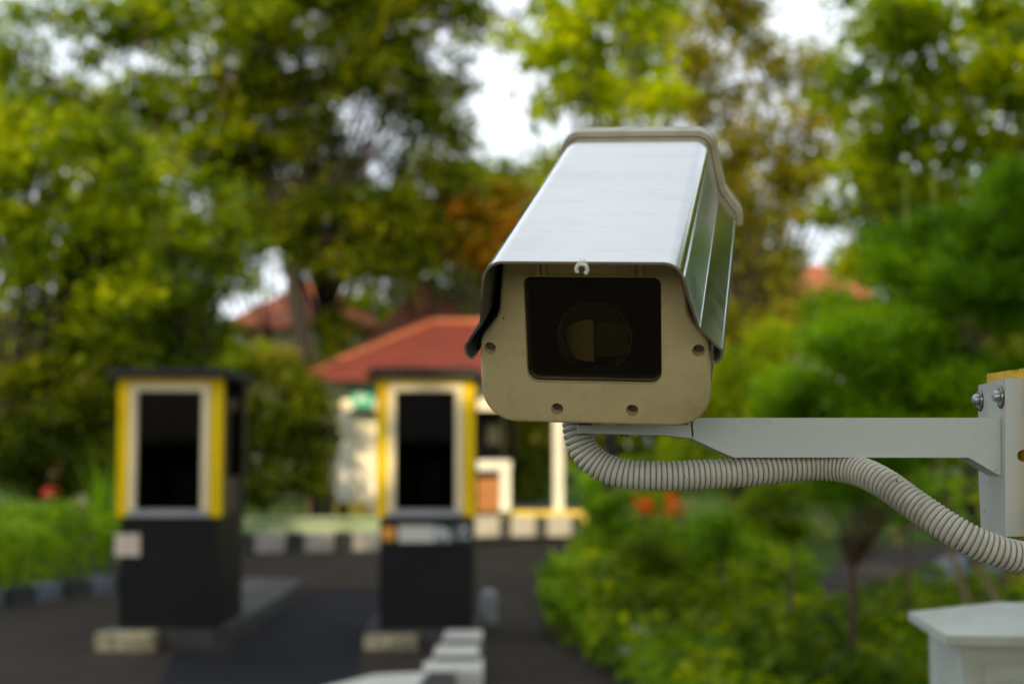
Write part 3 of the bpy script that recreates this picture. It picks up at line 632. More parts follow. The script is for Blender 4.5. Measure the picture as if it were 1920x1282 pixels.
obj('stems', bm, M['barkbrown'], root)
# spiky plant beside the booth
root = empty('spiky_plant', (PY(195, 930, 17.5).x, 17.5, 0)); tag(root, 'tall blue green spiky plant at the end of the hedge beside the left booth', 'plant')
bm = nb()
for i in range(46):
    a_ = random.uniform(0, 6.28); l_ = random.uniform(.7, 1.5); o_ = random.uniform(.1, .55); w_ = .022
    dx, dy = math.cos(a_), math.sin(a_); px_, py_ = -dy * w_, dx * w_
    P3 = [(0, 0, 0), (dx * o_ * .4, dy * o_ * .4, l_ * .6), (dx * o_, dy * o_, l_)]
    v = [bm.verts.new((p[0] + s_ * px_ * k_, p[1] + s_ * py_ * k_, p[2])) for p, k_ in zip(P3, (1, 1, .1)) for s_ in (-1, 1)]
    bm.faces.new((v[0], v[1], v[3], v[2])); bm.faces.new((v[2], v[3], v[5], v[4]))
obj('leaves', bm, M['grn_fern'], root)
# ---- ground cover (uncountable)
def cover(name, label, poly, n_, h, size, mat):
    P = np.array(poly); lo, hi = P.min(0), P.max(0); pts = lo + rng.random((n_ * 3, 2)) * (hi - lo)
    ins = np.zeros(len(pts), bool); j = len(P) - 1
    for i in range(len(P)):
        c1 = (P[i, 1] > pts[:, 1]) != (P[j, 1] > pts[:, 1])
        ins ^= c1 & (pts[:, 0] < (P[j, 0] - P[i, 0]) * (pts[:, 1] - P[i, 1]) / (P[j, 1] - P[i, 1] + 1e-9) + P[i, 0]); j = i
    pts = pts[ins][:n_]
    hh = h * (.45 + .3 * np.sin(pts[:, 0] * 2.1 + np.sin(pts[:, 1] * 1.3)) + .25 * np.sin(pts[:, 1] * 2.9 + pts[:, 0]))
    z = .02 + np.abs(hh) * (1 - rng.random(len(pts)) ** 2)
    o = link(name, leaves_mesh(name, np.column_stack([pts, z]), size, .55), M[mat])
    return tag(o, label, 'ground cover', kind='stuff')
ed = [(p.x, p.y) for p in e]
cover('ground_cover', 'low leafy green ground cover beside the road under the shrubs', [(.72, 8.2), ed[0], (.30, 11.5), ed[1], (.55, 16), (1.08, 22.5), (4.5, 23), (2.9, 13.2), (6, 13.2), (6, 7.5), (1.2, 7.5)], 60000, .36, .075, 'grn_hedge')
cover('weeds', 'yellowish broad leaved weeds scattered through the ground cover', [(.9, 8.2), (.62, 9.6), (.5, 11.5), (.5, 13), (1.0, 18), (3.6, 20), (2.6, 13.2), (6, 13), (6, 7.5), (1.2, 7.5)], 13000, .5, .10, 'grn_mid')
cover('lawn_grass', 'rough grass in front of the gatehouse', [(-5.2, 21.0), (-3.8, 21.0), (-1.5, 21.9), (-.5, 24.6), (1.4, 24.6), (1.4, 26.7), (-3.2, 27), (-6, 25)], 16000, .14, .09, 'grn_hedge')
q = rng.random((500, 2)); lp = np.column_stack([-4.5 + 5.2 * q[:, 0], 8.2 + 15 * q[:, 1], np.full(500, .016)])
o = link('leaf_litter', leaves_mesh('leaf_litter', lp, .036, .6, up=3), M['litter'] if 'litter' in M else M.setdefault('litter', leafmat('dry_leaves', [(.05, .03, .015), (.12, .08, .03), (.07, .07, .02)], .1))); tag(o, 'dry fallen leaves scattered over the asphalt', 'leaf litter', kind='stuff')
# stones at the edge of the ground cover
for (px, py, s_, lb) in ((1203, 1232, .13, 'tall pale stone on the grass edge'), (1238, 1250, .11, 'low pale stone right of the tall one'), (1180, 1215, .09, 'small grey stone left of the pale ones')):
    bm = nb(); bmesh.ops.create_icosphere(bm, subdivisions=3, radius=s_)
    for v in bm.verts: v.co *= 1 + .18 * math.sin(v.co.x * 37 + s_ * 90) * math.cos(v.co.z * 29); v.co.z *= 1.3 if s_ > .12 else .7
    o = obj('stone', bm, M['white'] if s_ > .1 else M['sill'], smooth=True); g_ = G(px, py + 25); o.location = (g_.x, g_.y, s_ * .9); tag(o, lb, 'stone', 'pale stones at the grass edge')
# orange flowers
for (px, w3, lb) in ((1210, .20, 'larger orange flowering plant seen below the conduit'), (1262, .14, 'smaller orange flowering plant right of the larger one')):
    c = PY(px, 948, 16); r3 = empty('flowering_plant', (c.x, c.y, 0)); tag(r3, lb, 'flowering plant', 'orange flowering plants')
    p_ = np.array([0, 0, c.z]) + rng.normal(size=(70, 3)) * np.array([w3 * .36, w3 * .36, .085 if w3 < .18 else .06]); link('blossom', leaves_mesh('blossom', p_, .06, .7), M['flower'], r3)
    p_ = np.array([0, 0, c.z * .5]) + rng.normal(size=(400, 3)) * np.array([.14, .14, .16]); link('foliage', leaves_mesh('foliage', p_, .09), M['grn_hedge'], r3)
    bm = nb(); [tube(bm, [(0, 0, 0), (dx * .4, 0, c.z * .5), (dx, 0, c.z)], [.012, .01, .006], 5) for dx in (-.08, 0, .07)]; obj('stem', bm, M['barkbrown'], r3)
# leaning poles, patterned cloth and dark red bag at right
for i, (xa, ya, xb, yb, lb) in enumerate(((1772, 1000, 1815, 1125, 'leaning bamboo pole nearer the thin stem'), (1800, 985, 1860, 1110, 'leaning bamboo pole beside the bracket plate'), (1745, 960, 1700, 1000, 'short bamboo pole leaning the other way'))):
    bm = nb(); a3, b3 = PY(xa, ya, 8.0), PY(xb, yb, 7.6)
    if i < 2: d3 = (b3 - a3); b3 = a3 + d3 * ((a3.z) / max(.05, a3.z - b3.z)); a3 = a3 - d3 * .6
    tube(bm, [a3, a3.lerp(b3, .5), b3], .017, 8); tag(obj('bamboo_pole', bm, M['bamboo'], smooth=True), lb, 'pole', 'bamboo poles at the right')
def cloth():
    n = NB('pale_blue_pattern'); v = n.n('ShaderNodeTexVoronoi'); v.inputs['Scale'].default_value = 16; n.l(n.co, v.inputs['Vector'])
    rc = n.n('ShaderNodeSeparateColor'); n.l(v.outputs['Color'], rc.inputs[0])
    n.l(n.mix(n.ramp(rc.outputs[0], .45, .6), (.07, .10, .16), (.20, .23, .30)), n.b.inputs['Base Color']); n.b.inputs['Roughness'].default_value = .9; return n.m
M['cloth'] = cloth(); M['maroon'] = paint('maroon_fabric', (.09, .012, .018), .8)
def drape(name, c, rx, ry, h, mat, label, cat):
    bm = nb(); bmesh.ops.create_grid(bm, x_segments=30, y_segments=30, size=1)
    for v in bm.verts:
        r_ = min(1, math.hypot(v.co.x, v.co.y) / 1.2); z_ = h * (1 - r_ ** 2.6) + .03 * math.sin(v.co.x * 9 + 2 * v.co.y) * math.cos(v.co.y * 7)
        v.co = Vector((v.co.x * rx, v.co.y * ry, max(0.01, z_)))
    g2 = bmesh.ops.extrude_face_region(bm, geom=bm.faces[:]); [setattr(v, 'co', v.co - Vector((0, 0, .012))) for v in g2['geom'] if isinstance(v, bmesh.types.BMVert)]
    o = obj(name, bm, M[mat], smooth=True); o.location = c; return tag(o, label, cat)
c = G(1830, 1130); drape('patterned_cloth', (c.x, 14.2, 0), .55, .4, .45, 'cloth', 'pale blue patterned cloth heap behind the leaning poles', 'cloth')
drape('maroon_bag', (G(1900, 1130).x * 0 + 940 * 13.6 / F, 13.6, 0), .22, .2, .42, 'maroon', 'dark red bag beside the patterned cloth', 'bag')

# ================================================================== PEOPLE (heads above the hedge)
M['skin'] = paint('skin', (.28, .15, .09), .5); M['redcap'] = paint('red_helmet', (.62, .045, .03), .3); M['tealshirt'] = paint('teal_shirt', (.08, .28, .27), .8)
M['palecap'] = paint('pale_cap', (.62, .56, .46), .6); M['shirt2'] = paint('dark_shirt', (.05, .06, .07), .8); M['trousers'] = paint('dark_trousers', (.03, .035, .05), .85); M['wood'] = paint('bench_wood', (.2, .12, .06), .7)
def person(loc, rz, capmat, shirtmat, label, s=1.0, kind='helmet'):
    root = empty('person', loc, rz); tag(root, label, 'person'); root.scale = (s, s, s)
    V = [(0, .05, .30), (0, .04, .45), (0, 0, .62), (0, -.02, .72), (0, -.03, .82), (0, -.04, .92)]; Rr = [.13, .125, .13, .055, .085, .075]
    E = [(0, 1), (1, 2), (2, 3), (3, 4), (4, 5)]
    for sx in (-1, 1):
        i = len(V); V += [(sx * .17, 0, .64), (sx * .21, -.10, .42), (sx * .14, -.30, .36), (sx * .12, -.37, .36)]; Rr += [.055, .042, .033, .03]; E += [(2, i), (i, i + 1), (i + 1, i + 2), (i + 2, i + 3)]
        j = len(V); V += [(sx * .10, -.02, .28), (sx * .15, -.38, .32), (sx * .15, -.36, .05), (sx * .15, -.46, .03)]; Rr += [.09, .065, .045, .035]; E += [(0, j), (j, j + 1), (j + 1, j + 2), (j + 2, j + 3)]
    me = bpy.data.meshes.new('body'); me.from_pydata(V, E, []); o = link('body', me, M['skin'], root)
    sk = o.modifiers.new('skin', 'SKIN'); ld = me.skin_vertices[0].data
    for i, r_ in enumerate(Rr): ld[i].radius = (r_, r_)
    ld[0].use_root = True
    sb = o.modifiers.new('sub', 'SUBSURF'); sb.levels = 2; sb.render_levels = 2
    bm = nb()
    for (r0_, z_, y_) in ((.165, .27, .05),): pass
    rings = [(.15, .11, .26, .05), (.155, .12, .40, .045), (.19, .125, .56, .01), (.21, .11, .64, 0), (.13, .09, .705, -.01), (.075, .075, .735, -.02)]
    pr = None
    for (a_, b2, z_, y_) in rings:
        rg = [bm.verts.new((a_ * math.cos(t * math.pi / 12), y_ + b2 * math.sin(t * math.pi / 12), z_)) for t in range(24)]
        if pr: [bm.faces.new((pr[k], pr[(k + 1) % 24], rg[(k + 1) % 24], rg[k])) for k in range(24)]
        pr = rg
    for sx in (-1, 1): tube(bm, [(sx * .16, 0, .65), (sx * .205, -.06, .53), (sx * .215, -.10, .43)], [.07, .06, .052], 12)
    obj('shirt', bm, M[shirtmat], root, smooth=True)
    bm = nb()
    for sx in (-1, 1): tube(bm, [(sx * .08, .05, .27), (sx * .12, -.18, .31), (sx * .15, -.39, .32), (sx * .15, -.38, .2), (sx * .15, -.36, .08)], [.11, .095, .078, .065, .06], 14)
    obj('trousers', bm, M['trousers'], root, smooth=True)
    bm = nb(); rad = .135 if kind == 'helmet' else .108
    lathe(bm, [(rad * .93, -.02), (rad * 1.0, .0), (rad * .98, .04), (rad * .85, .085), (rad * .55, .12), (rad * .2, .135), (0, .138)], Matrix.Translation((0, -.035, .87)), 24)
    box(bm, -.07, .07, -.035 - rad - .055, -.035 - rad * .8, .862, .872); obj(kind, bm, M[capmat], root, smooth=True)
    bm = nb(); lathe(bm, [(0, 0), (.014, .005), (.016, .02), (.008, .04), (0, .045)], Matrix.Translation((0, -.125, .80)), 10); 
    for sx in (-1, 1): lathe(bm, [(0, -.01), (.011, 0), (0, .01)], Matrix.Translation((sx * .032, -.112, .845)), 8)
    obj('face_features', bm, M['skin'], root, smooth=True)
    return root
c = PY(97, 905, 18.6); person((c.x, c.y, .03), R(15), 'redcap', 'tealshirt', 'person with a red helmet and teal shirt sitting behind the hedge', .98)
c2 = PY(150, 915, 18.8); person((c2.x + .03, c2.y, 0), R(-20), 'palecap', 'shirt2', 'person with a pale cap sitting low behind the hedge', .90, 'cap')
for c3, lb in ((c, 'low wooden stool under the person with the red helmet'), (c2, 'low wooden stool under the person with the pale cap')):
    root = empty('stool', (c3.x, c3.y + .05, 0)); tag(root, lb, 'stool')
    bm = nb(); box(bm, -.17, .17, -.12, .16, .14, .17); obj('seat', bm, M['wood'], root)
    for sx in (-.14, .14):
        for sy in (-.09, .13):
            bm = nb(); tube(bm, [(sx, sy, 0), (sx, sy, .139)], .014, 8); obj('leg', bm, M['wood'], root)

# ================================================================== FAR WOOD (uncountable) and unseen trees and hedge added to shape the light
pts = []
for i in range(320):
    x_ = -34 + 76 * rng.random(); y_ = 56 + 16 * rng.random(); h_ = (5.6 if -13.4 < x_ * 60 / y_ < -7.6 else 7.4) + 1.8 * rng.random()
    pts.append(in_ell(330, (x_, y_, h_ * .5), (2.3, 1.6, h_ * .5)))
link_ = link('far_wood', leaves_mesh('far_wood', np.concatenate(pts), .5, .6), M['grn_dark']); tag(link_, 'distant dark wood beyond the houses', 'wood', kind='stuff')
def shade(name, label, base, lobes, tau=3.0, size=.4, mat='grn_mid'):  # unseen trees added to keep sun and sky off the foreground
    return tree(name, label, 'tree', base, lobes, mat, size=size, aspect=.6, tau=tau, clump=.9, r0=.25, group='unseen trees added to block light', twig=3)
for nm, x_, y_, lo in (('unseen tall shade tree added behind the viewer, leftmost of the row', -9.5, -6.5, [((-9.5, -6.5, 7.0), (3, 2, 2.4)), ((-9, -6.5, 10.5), (3.2, 2, 3)), ((-10.5, -6.5, 15), (2.8, 2, 2.9))]),
                       ('unseen tall shade tree added behind the viewer, second of the row', -4.6, -7, [((-4.6, -7, 7.0), (3, 2, 2.4)), ((-4.8, -7, 10.5), (3.2, 2, 3)), ((-5.6, -7, 15), (3.2, 2, 2.9))]),
                       ('unseen tall shade tree added behind the viewer, third of the row', .2, -6.5, [((-1.6, -6.4, 6.2), (1.6, 1.5, 1.7)), ((-1.2, -5.2, 5.6), (1.4, 1, 1.0)), ((.2, -6.5, 6.8), (3, 2, 2.2)), ((-.4, -6.5, 10), (3, 2, 3)), ((-2.2, -6.5, 14.8), (2.6, 2, 2.9))]),
                       ('unseen broad shade tree added behind the viewer, rightmost of the row', 5.4, -6, [((5.4, -6, 6.6), (3.2, 2, 2.2)), ((5, -6, 8.2), (2.6, 2, 1.6)), ((9.8, -6, 5.5), (3, 2, 2.4))]),
                       ('unseen tall leafy tree added just outside the right edge of the view', 7.2, 10.5, [((7.4, 10.5, 4.2), (2.0, 2.2, 2.4)), ((8.8, 8.0, 4), (2, 2, 2.6)), ((8.2, 11, 7), (2.2, 2.2, 2)), ((8.4, 10, 9.6), (2.4, 2.4, 2)), ((8.6, 7.4, 7.6), (2, 2.4, 2.4)), ((6.3, 9.2, 3.2), (1.4, 1.6, 2.0)), ((5.3, 10, 5.2), (1.2, 1.4, 1.5)), ((6.2, 9.5, 7), (1.6, 1.6, 1.5))]),  # right-hand trees added to darken the reflection in the hood's side
                       ('unseen wide leafy tree added to the right of the viewer', 7, 4, [((6.6, 4.5, 3.6), (2, 2.6, 3.0)), ((7.4, .5, 3.8), (2, 2.6, 3.2)), ((7.6, 3, 6.5), (2, 2.6, 2))])):
    shade('unseen_shade_tree', nm, (x_, y_, 0), lo)
root = empty('hedge', (0, -8.6, 0)); tag(root, 'unseen long dark hedge added behind the viewer to block low light', 'hedge')  # unseen hedge added to block bright ground light from behind
q = rng.random((30000, 3)); link('foliage', leaves_mesh('unseen_hedge_foliage', np.column_stack([-16 + 32 * q[:, 0], -.6 + 1.2 * q[:, 1], .05 + 1.5 * (1 - q[:, 2] ** 2)]), .16, .6), M['grn_dark'], root)
bm = nb()
for i in range(40): tube(bm, [(-15.6 + .8 * i, 0, 0), (-15.5 + .8 * i, .1, .7), (-15.7 + .8 * i, 0, 1.3)], [.03, .02, .01], 6)
obj('stems', bm, M['barkdark'], root)

# ================================================================== SECURITY CAMERA
O_ = Vector((0.05177185, 0.88641292, 1.5619669))
U_ = Vector((0.98463922, -0.17231765, -0.02814653)); D_ = Vector((0.16937843, 0.90355944, 0.39356229)); V_ = U_.cross(D_)
MW = Matrix(((U_.x, D_.x, V_.x, O_.x), (U_.y, D_.y, V_.y, O_.y), (U_.z, D_.z, V_.z, O_.z), (0, 0, 0, 1)))
sc = empty('security_camera'); sc.matrix_world = MW
tag(sc, 'large beige and silver box security camera tilted down on its bracket arm', 'security camera')
mm = .001
def arc(cx, cz, r, a0, a1, n=8): return [(cx + r * math.cos(R(a0 + (a1 - a0) * i / n)), cz + r * math.sin(R(a0 + (a1 - a0) * i / n))) for i in range(n + 1)]
# hood profile, right half from top centre down; mirrored
half = [(0, 117.3), (20, 117.3), (38, 117.3), (45.2, 117.3)] + arc(46.0, 104.6, 12.7, 90, 12, 9)
half += [(58.65, 106), (60.6, 96), (65.05, 73.8), (65.5, 72.3), (66.2, 71.3), (77.6, 55.1), (78.3, 54.0), (79.0, 51.2), (78.2, 47.6), (76.2, 45.2), (73.8, 44.6), (72.2, 46.0)]
def yfront(z):
    if z > 100: return -42
    if z > 72: return -42 + (100 - z) / 28 * 21
    return -21 + (72 - z) / 19 * 13 if z > 53 else -8
def sheet_loft(bm, half, off, ys, th, yf=None):
    prof = [(-x, z) for x, z in half[:0:-1]] + half
    P = [Vector((x, z)) for x, z in prof]; N = []
    for i in range(len(P)):
        t = (P[min(i + 1, len(P) - 1)] - P[max(i - 1, 0)]).normalized(); N.append(Vector((-t.y, t.x)))
    def layer(o_):
        out = []
        for s_ in ys:
            row = []
            for p_, n_2 in zip(P, N):
                q_ = p_ + n_2 * o_; y_ = (yf(p_.y) + (ys[-1] - yf(p_.y)) * (s_ - ys[0]) / (ys[-1] - ys[0])) if yf else s_
                row.append(bm.verts.new((q_.x * mm, y_ * mm, q_.y * mm)))
            out.append(row)
        return out
    A, B = layer(off), layer(off - th); m = len(ys); k = len(P)
    for L_, fl in ((A, 0), (B, 1)):
        for i in range(m - 1):
            for j in range(k - 1):
                q_ = (L_[i][j], L_[i][j + 1], L_[i + 1][j + 1], L_[i + 1][j]); f_ = bm.faces.new(q_ if not fl else q_[::-1]); f_.material_index = fl
    for i in (0, m - 1):
        for j in range(k - 1): bm.faces.new((A[i][j], A[i][j + 1], B[i][j + 1], B[i][j]))
    for j in (0, k - 1):
        for i in range(m - 1): bm.faces.new((A[i][j], A[i + 1][j], B[i + 1][j], B[i][j]))
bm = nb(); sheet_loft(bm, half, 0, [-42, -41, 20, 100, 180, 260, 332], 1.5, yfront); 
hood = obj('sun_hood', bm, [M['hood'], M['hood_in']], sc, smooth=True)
caph = [(x, z) for x, z in half[:-4]] + [(79.5, 44)]
bm = nb(); sheet_loft(bm, caph, 4.6, [322, 323, 336, 341], 4.2); 
cap = obj('rear_cap', bm, M['cap'], sc, smooth=True, bevel=.0009)
# rear wall of the cap
def cprof(sc_=1.0, top=112):
    r_ = [(0, 0)] + [(30, 0)] + arc(49, 22, 22, -90, 0, 9) + [(71, 36), (70.3, 54), (68.5, 58), (59.5, 69), (57.3, 75), (56.3, 86), (54.2, 104)] + arc(48, top - 6, 6, 0, 90, 4) + [(0, top)]
    return r_
def full(h_): return [(-x, z) for x, z in h_[-2:0:-1]] + h_
def inset(P, o_):
    P = [Vector(p) for p in P]; n_2 = len(P); out = []
    for i in range(n_2):
        t = (P[(i + 1) % n_2] - P[i - 1]).normalized(); out.append(P[i] + Vector((-t.y, t.x)) * o_)
    return out
def csolid(bm, prof, ys_offs, hole=None):
    rings = [[bm.verts.new((p.x * mm, y_ * mm, p.y * mm)) for p in inset(prof, o_)] for y_, o_ in ys_offs]
    n_2 = len(rings[0])
    for a_, b2 in zip(rings, rings[1:]):
        for k_ in range(n_2): bm.faces.new((a_[k_], a_[(k_ + 1) % n_2], b2[(k_ + 1) % n_2], b2[k_]))
    return rings
prof = full(cprof())
if sum((prof[i][0] * prof[(i + 1) % len(prof)][1] - prof[(i + 1) % len(prof)][0] * prof[i][1]) for i in range(len(prof))) < 0: prof = prof[::-1]
bm = nb(); rg = csolid(bm, prof, [(14, 1.5), (14.3, .2), (300, .2), (320, 3)]); bm.faces.new(rg[-1]); bm.faces.new(rg[0])
bdy = obj('housing_body', bm, M['body'], sc, smooth=True)
bm = nb(); rg = csolid(bm, prof, [(11.3, .6), (13.9, .6)]); bm.faces.new(rg[0]); bm.faces.new(rg[-1]); gsk = obj('gasket', bm, M['rubber'], sc)
# front cap with window hole and screw pits (cut with booleans, then baked)
bm = nb(); rg = csolid(bm, prof, [(0, 2.6), (.25, 1.5), (.9, .6), (2.2, 0), (11, 0)]); bm.faces.new(rg[0]); bm.faces.new(rg[-1])
bez = obj('front_cap', bm, M['bezel'], None)
def rrect(x0, x1, z0, z1, rt, rb, n_2=6):
    return arc(x1 - rb, z0 + rb, rb, -90, 0, n_2) + arc(x1 - rt, z1 - rt, rt, 0, 90, n_2) + arc(x0 + rt, z1 - rt, rt, 90, 180, n_2) + arc(x0 + rb, z0 + rb, rb, 180, 270, n_2)
cut = []
def cutter(bm): o_ = obj('cutter', bm, None); cut.append(o_); return o_
hp = rrect(-41.6, 41.6, 27.3, 95.6, 4.5, 7.5)
bm = nb(); prism(bm, hp, lambda a_, b2, s_: ((a_) * mm, (-5 + 30 * s_) * mm, b2 * mm)); cutter(bm)
SCR = [(-64.4, 49.3), (63.9, 50.0), (-23.6, 9.9), (23.2, 10.1)]
for (x_, z_) in SCR:
    bm = nb(); lathe(bm, [(0, -.002), (.0039, -.002), (.0039, .0), (.0036, .0062), (0, .0062)], Matrix.Translation((x_ * mm, 0, z_ * mm)) @ Matrix.Rotation(R(-90), 4, 'X'), 28); cutter(bm)
def bake(o_, cuts):
    for c_2 in cuts:
        md = o_.modifiers.new('b', 'BOOLEAN'); md.operation = 'DIFFERENCE'; md.object = c_2; md.solver = 'EXACT'
    dg = bpy.context.evaluated_depsgraph_get(); dg.update(); me = bpy.data.meshes.new_from_object(o_.evaluated_get(dg))
    o_.modifiers.clear(); o_.data = me
bake(bez, cut)
me = bez.data; me.polygons.foreach_set('use_smooth', [True] * len(me.polygons)); me.set_sharp_from_angle(angle=R(32))
bez.parent = sc
# same window hole through gasket and body front
bm = nb(); prism(bm, inset(hp, 1.2), lambda a_, b2, s_: (a_ * mm, (5 + 205 * s_) * mm, b2 * mm)); c2_ = cutter(bm)
for o_ in (gsk, bdy):
    p_ = o_.parent; o_.parent = None; bake(o_, [c2_]); o_.parent = p_
bm = nb(); rgp = inset(hp, 1.3)
v0 = [bm.verts.new((a_ * mm, .0145, b2 * mm)) for a_, b2 in rgp]; v1 = [bm.verts.new((a_ * mm, .208, b2 * mm)) for a_, b2 in rgp]
for k_ in range(len(v0)): bm.faces.new((v0[k_], v0[(k_ + 1) % len(v0)], v1[(k_ + 1) % len(v0)], v1[k_]))
bm.faces.new(v1); obj('inner_lining', bm, M['cavity'], bdy, smooth=True)
for c_2 in cut: bpy.data.objects.remove(c_2)
for (x_, z_) in SCR:
    bm = nb(); T = Matrix.Translation((x_ * mm, .0061, z_ * mm)) @ Matrix.Rotation(R(90), 4, 'X')
    lathe(bm, [(0, 0), (.0029, 0), (.0029, .0007), (.0022, .0016), (.0009, .0019), (.0009, .0008), (0, .0008)], T, 20)
    for a_ in (20, 110): box(bm, -.0017, .0017, -.00028, .00028, .0016, .0021, T @ Matrix.Rotation(R(a_), 4, 'Z'))
    obj('screw', bm, M['screw'], bez, smooth=True)
# moulded ribs and ledge above the window
bm = nb()
for x0_, x1_ in ((-34, -31), (-29.5, -27.5), (24, 26), (28, 31)): box(bm, x0_ * mm, x1_ * mm, -.0022, .0004, .0965, .111)
box(bm, -.019, .016, -.0012, .0003, .0985, .1105); box(bm, -.0405, .0405, -.0009, .0003, .0962, .0968)
obj('moulded_ribs', bm, M['bezel'], bez, bevel=.0003)
# window glass and shapes behind it, two of them imitating a reflection
bm = nb(); prism(bm, inset(hp, .15), lambda a_, b2, s_: (a_ * mm, (4.4 + 2.0 * s_) * mm, b2 * mm)); obj('window_glass', bm, M['glass'], sc)
def loc3(px, py, y):                    # where a sight line meets the plane y of the housing's own frame
    r_ = (PD(px, py, 1) - Vector((0, 0, CAM_Z))); o2 = Vector((0, 0, CAM_Z)); t = (y + (O_ - o2).dot(D_)) / r_.dot(D_); q_ = o2 + r_ * t - O_
    return Vector((q_.dot(U_), y, q_.dot(V_)))
lc = loc3(1115, 632, .030); lr = (loc3(1184, 632, .030) - lc).length
lens = empty('lens', (0, 0, 0)); lens.parent = sc
bm = nb(); TT = Matrix.Translation(lc) @ Matrix.Rotation(R(-90), 4, 'X')
lathe(bm, [(lr * .97, 0), (lr * .985, -.0012), (lr * 1.015, -.0012), (lr * 1.03, 0), (lr * 1.03, .012), (lr * .97, .012), (lr * .97, 0)], TT, 56); obj('lens_ring', bm, M['ringmetal'], lens, smooth=True)
bm = nb(); lathe(bm, [(0, .0), (lr * .965, .0), (lr * .965, .001), (0, .001)], TT, 48); obj('lens_glass', bm, M['glass'], lens, smooth=True)
bm = nb()
lathe(bm, [(lr * 1.0, .0125), (lr * 1.0, .07)], TT, 48); obj('lens_barrel', bm, M['cavity'], lens, smooth=True)
b2 = loc3(1113, 598, .037); c_ = loc3(1056, 697, .037); w0 = b2.x - c_.x
bm = nb(); cols_ = []
for i in range(13):
    t = R(90 * i / 12); x_ = b2.x - w0 * math.sin(t); y_ = .036 + .020 * (1 - math.cos(t)); zt_ = b2.z - w0 * .75 * (1 - math.cos(t)) ** .9
    cols_.append([bm.verts.new((x_, y_, c_.z - .003 + (zt_ - c_.z + .003) * k_ / 8)) for k_ in range(9)])
for a_, b_2 in zip(cols_, cols_[1:]):
    for k_ in range(8): bm.faces.new((a_[k_], a_[k_ + 1], b_2[k_ + 1], b_2[k_]))
bmesh.ops.solidify(bm, geom=bm.faces[:], thickness=.0006)
obj('beige_reflection', bm, M['reflbeige'], sc, smooth=True)  # beige shape imitating a reflection in the window
bm = nb(); q0, q1 = loc3(1115, 606, .047), loc3(1178, 690, .047); box(bm, q0.x, q1.x, .047, .049, q1.z, q0.z); obj('dark_reflection_half', bm, M['refldark'], sc, bevel=.0009)  # dark half of the imitated window reflection
bm = nb(); q0, q1 = loc3(1005, 705, .024), loc3(1232, 712, .024); box(bm, q0.x, q1.x, .022, .03, q1.z, q0.z); obj('inner_ledge', bm, M['cap'], sc)
bm = nb(); tube(bm, catmull([loc3(1005, 684, .028), loc3(1060, 694, .026), loc3(1113, 698, .024), loc3(1150, 682, .026), loc3(1186, 657, .030)], 6), .00035, 6); obj('wire', bm, M['rubber'], sc)
# clip under the hood edge
cc = loc3(1092, 501.5, -.0405); bm = nb()
tube(bm, [(cc.x + .0031 * math.cos(R(t)), -.0432, cc.z - .0003 + .0031 * math.sin(R(t))) for t in range(-52, 233, 15)], .00115, 8)
box(bm, cc.x - .0018, cc.x + .0018, -.0438, -.0385, cc.z + .0030, cc.z + .0046); obj('clip', bm, M['clip'], sc, smooth=True)

# ================================================================== WALL BRACKET
br = empty('wall_bracket', PD(1885, 857, .93)); tag(br, 'white steel bracket arm with bolted end plate carrying the security camera', 'bracket')
bo = br.location.copy()
DA = .93; DB = .957
def Q(px, py, D): return PD(px, py, D) - bo
bm = nb()
armp = [(1300, 783), (1877, 783), (1877, 893), (1817, 857.5), (1376, 857.5), (1300, 823)]
sc2 = DB / DA
A = [Q(x_, y_, DA) for x_, y_ in armp]; off = PD(960, 641, DB) - PD(960, 641, DA)
off = Vector((0, .027, 0))
va = [bm.verts.new(p_) for p_ in A]; vb = [bm.verts.new(p_ + off) for p_ in A]; m_ = len(va)
for i in range(m_): bm.faces.new((va[i], va[(i + 1) % m_], vb[(i + 1) % m_], vb[i]))
bm.faces.new(va[::-1]); bm.faces.new(vb); obj('arm', bm, M['arm'], br, bevel=.0012, seg=3, smooth=True)
bm = nb()
hd = [(1083, 797), (1299.3, 797), (1299.3, 822), (1246, 815.5), (1083, 812)]
A = [Q(x_, y_, DA - .0) for x_, y_ in hd]; o1 = Vector((0, .04, 0)); st = Vector((0, -.0015, 0))
va = [bm.verts.new(p_ + st) for p_ in A]; vb = [bm.verts.new(p_ + o1) for p_ in A]; m_ = len(va)
for i in range(m_): bm.faces.new((va[i], va[(i + 1) % m_], vb[(i + 1) % m_], vb[i]))
bm.faces.new(va[::-1]); bm.faces.new(vb); obj('head_plate', bm, M['arm'], br, bevel=.001, seg=2, smooth=True)
bm = nb(); tube(bm, [Q(1298, 789, DA - .0009), Q(1297, 800, DA - .0012), Q(1298.6, 812, DA - .0012), Q(1297.5, 822, DA - .0009)], .0007, 6); obj('weld_seam', bm, M['rustdark'], br, smooth=True)
bm = nb(); q_ = Q(1171, 813, DA + .012); lathe(bm, [(0, -.0022), (.0028, -.0022), (.003, 0), (0, 0)], Matrix.Translation(q_), 6); obj('bolt', bm, M['screw'], br)
# swivel between head plate and housing
tp = Q(1190, 797, DA); bm = nb()
lathe(bm, [(0, 0), (.022, 0), (.022, .006), (.012, .010), (.012, .03), (0, .03)], Matrix.Translation(tp + Vector((0, .02, 0))), 24)
box(bm, tp.x - .026, tp.x - .022, tp.y + .005, tp.y + .045, tp.z + .012, tp.z + .045); box(bm, tp.x + .022, tp.x + .026, tp.y + .005, tp.y + .045, tp.z + .012, tp.z + .045); obj('swivel', bm, M['arm'], br, smooth=True)
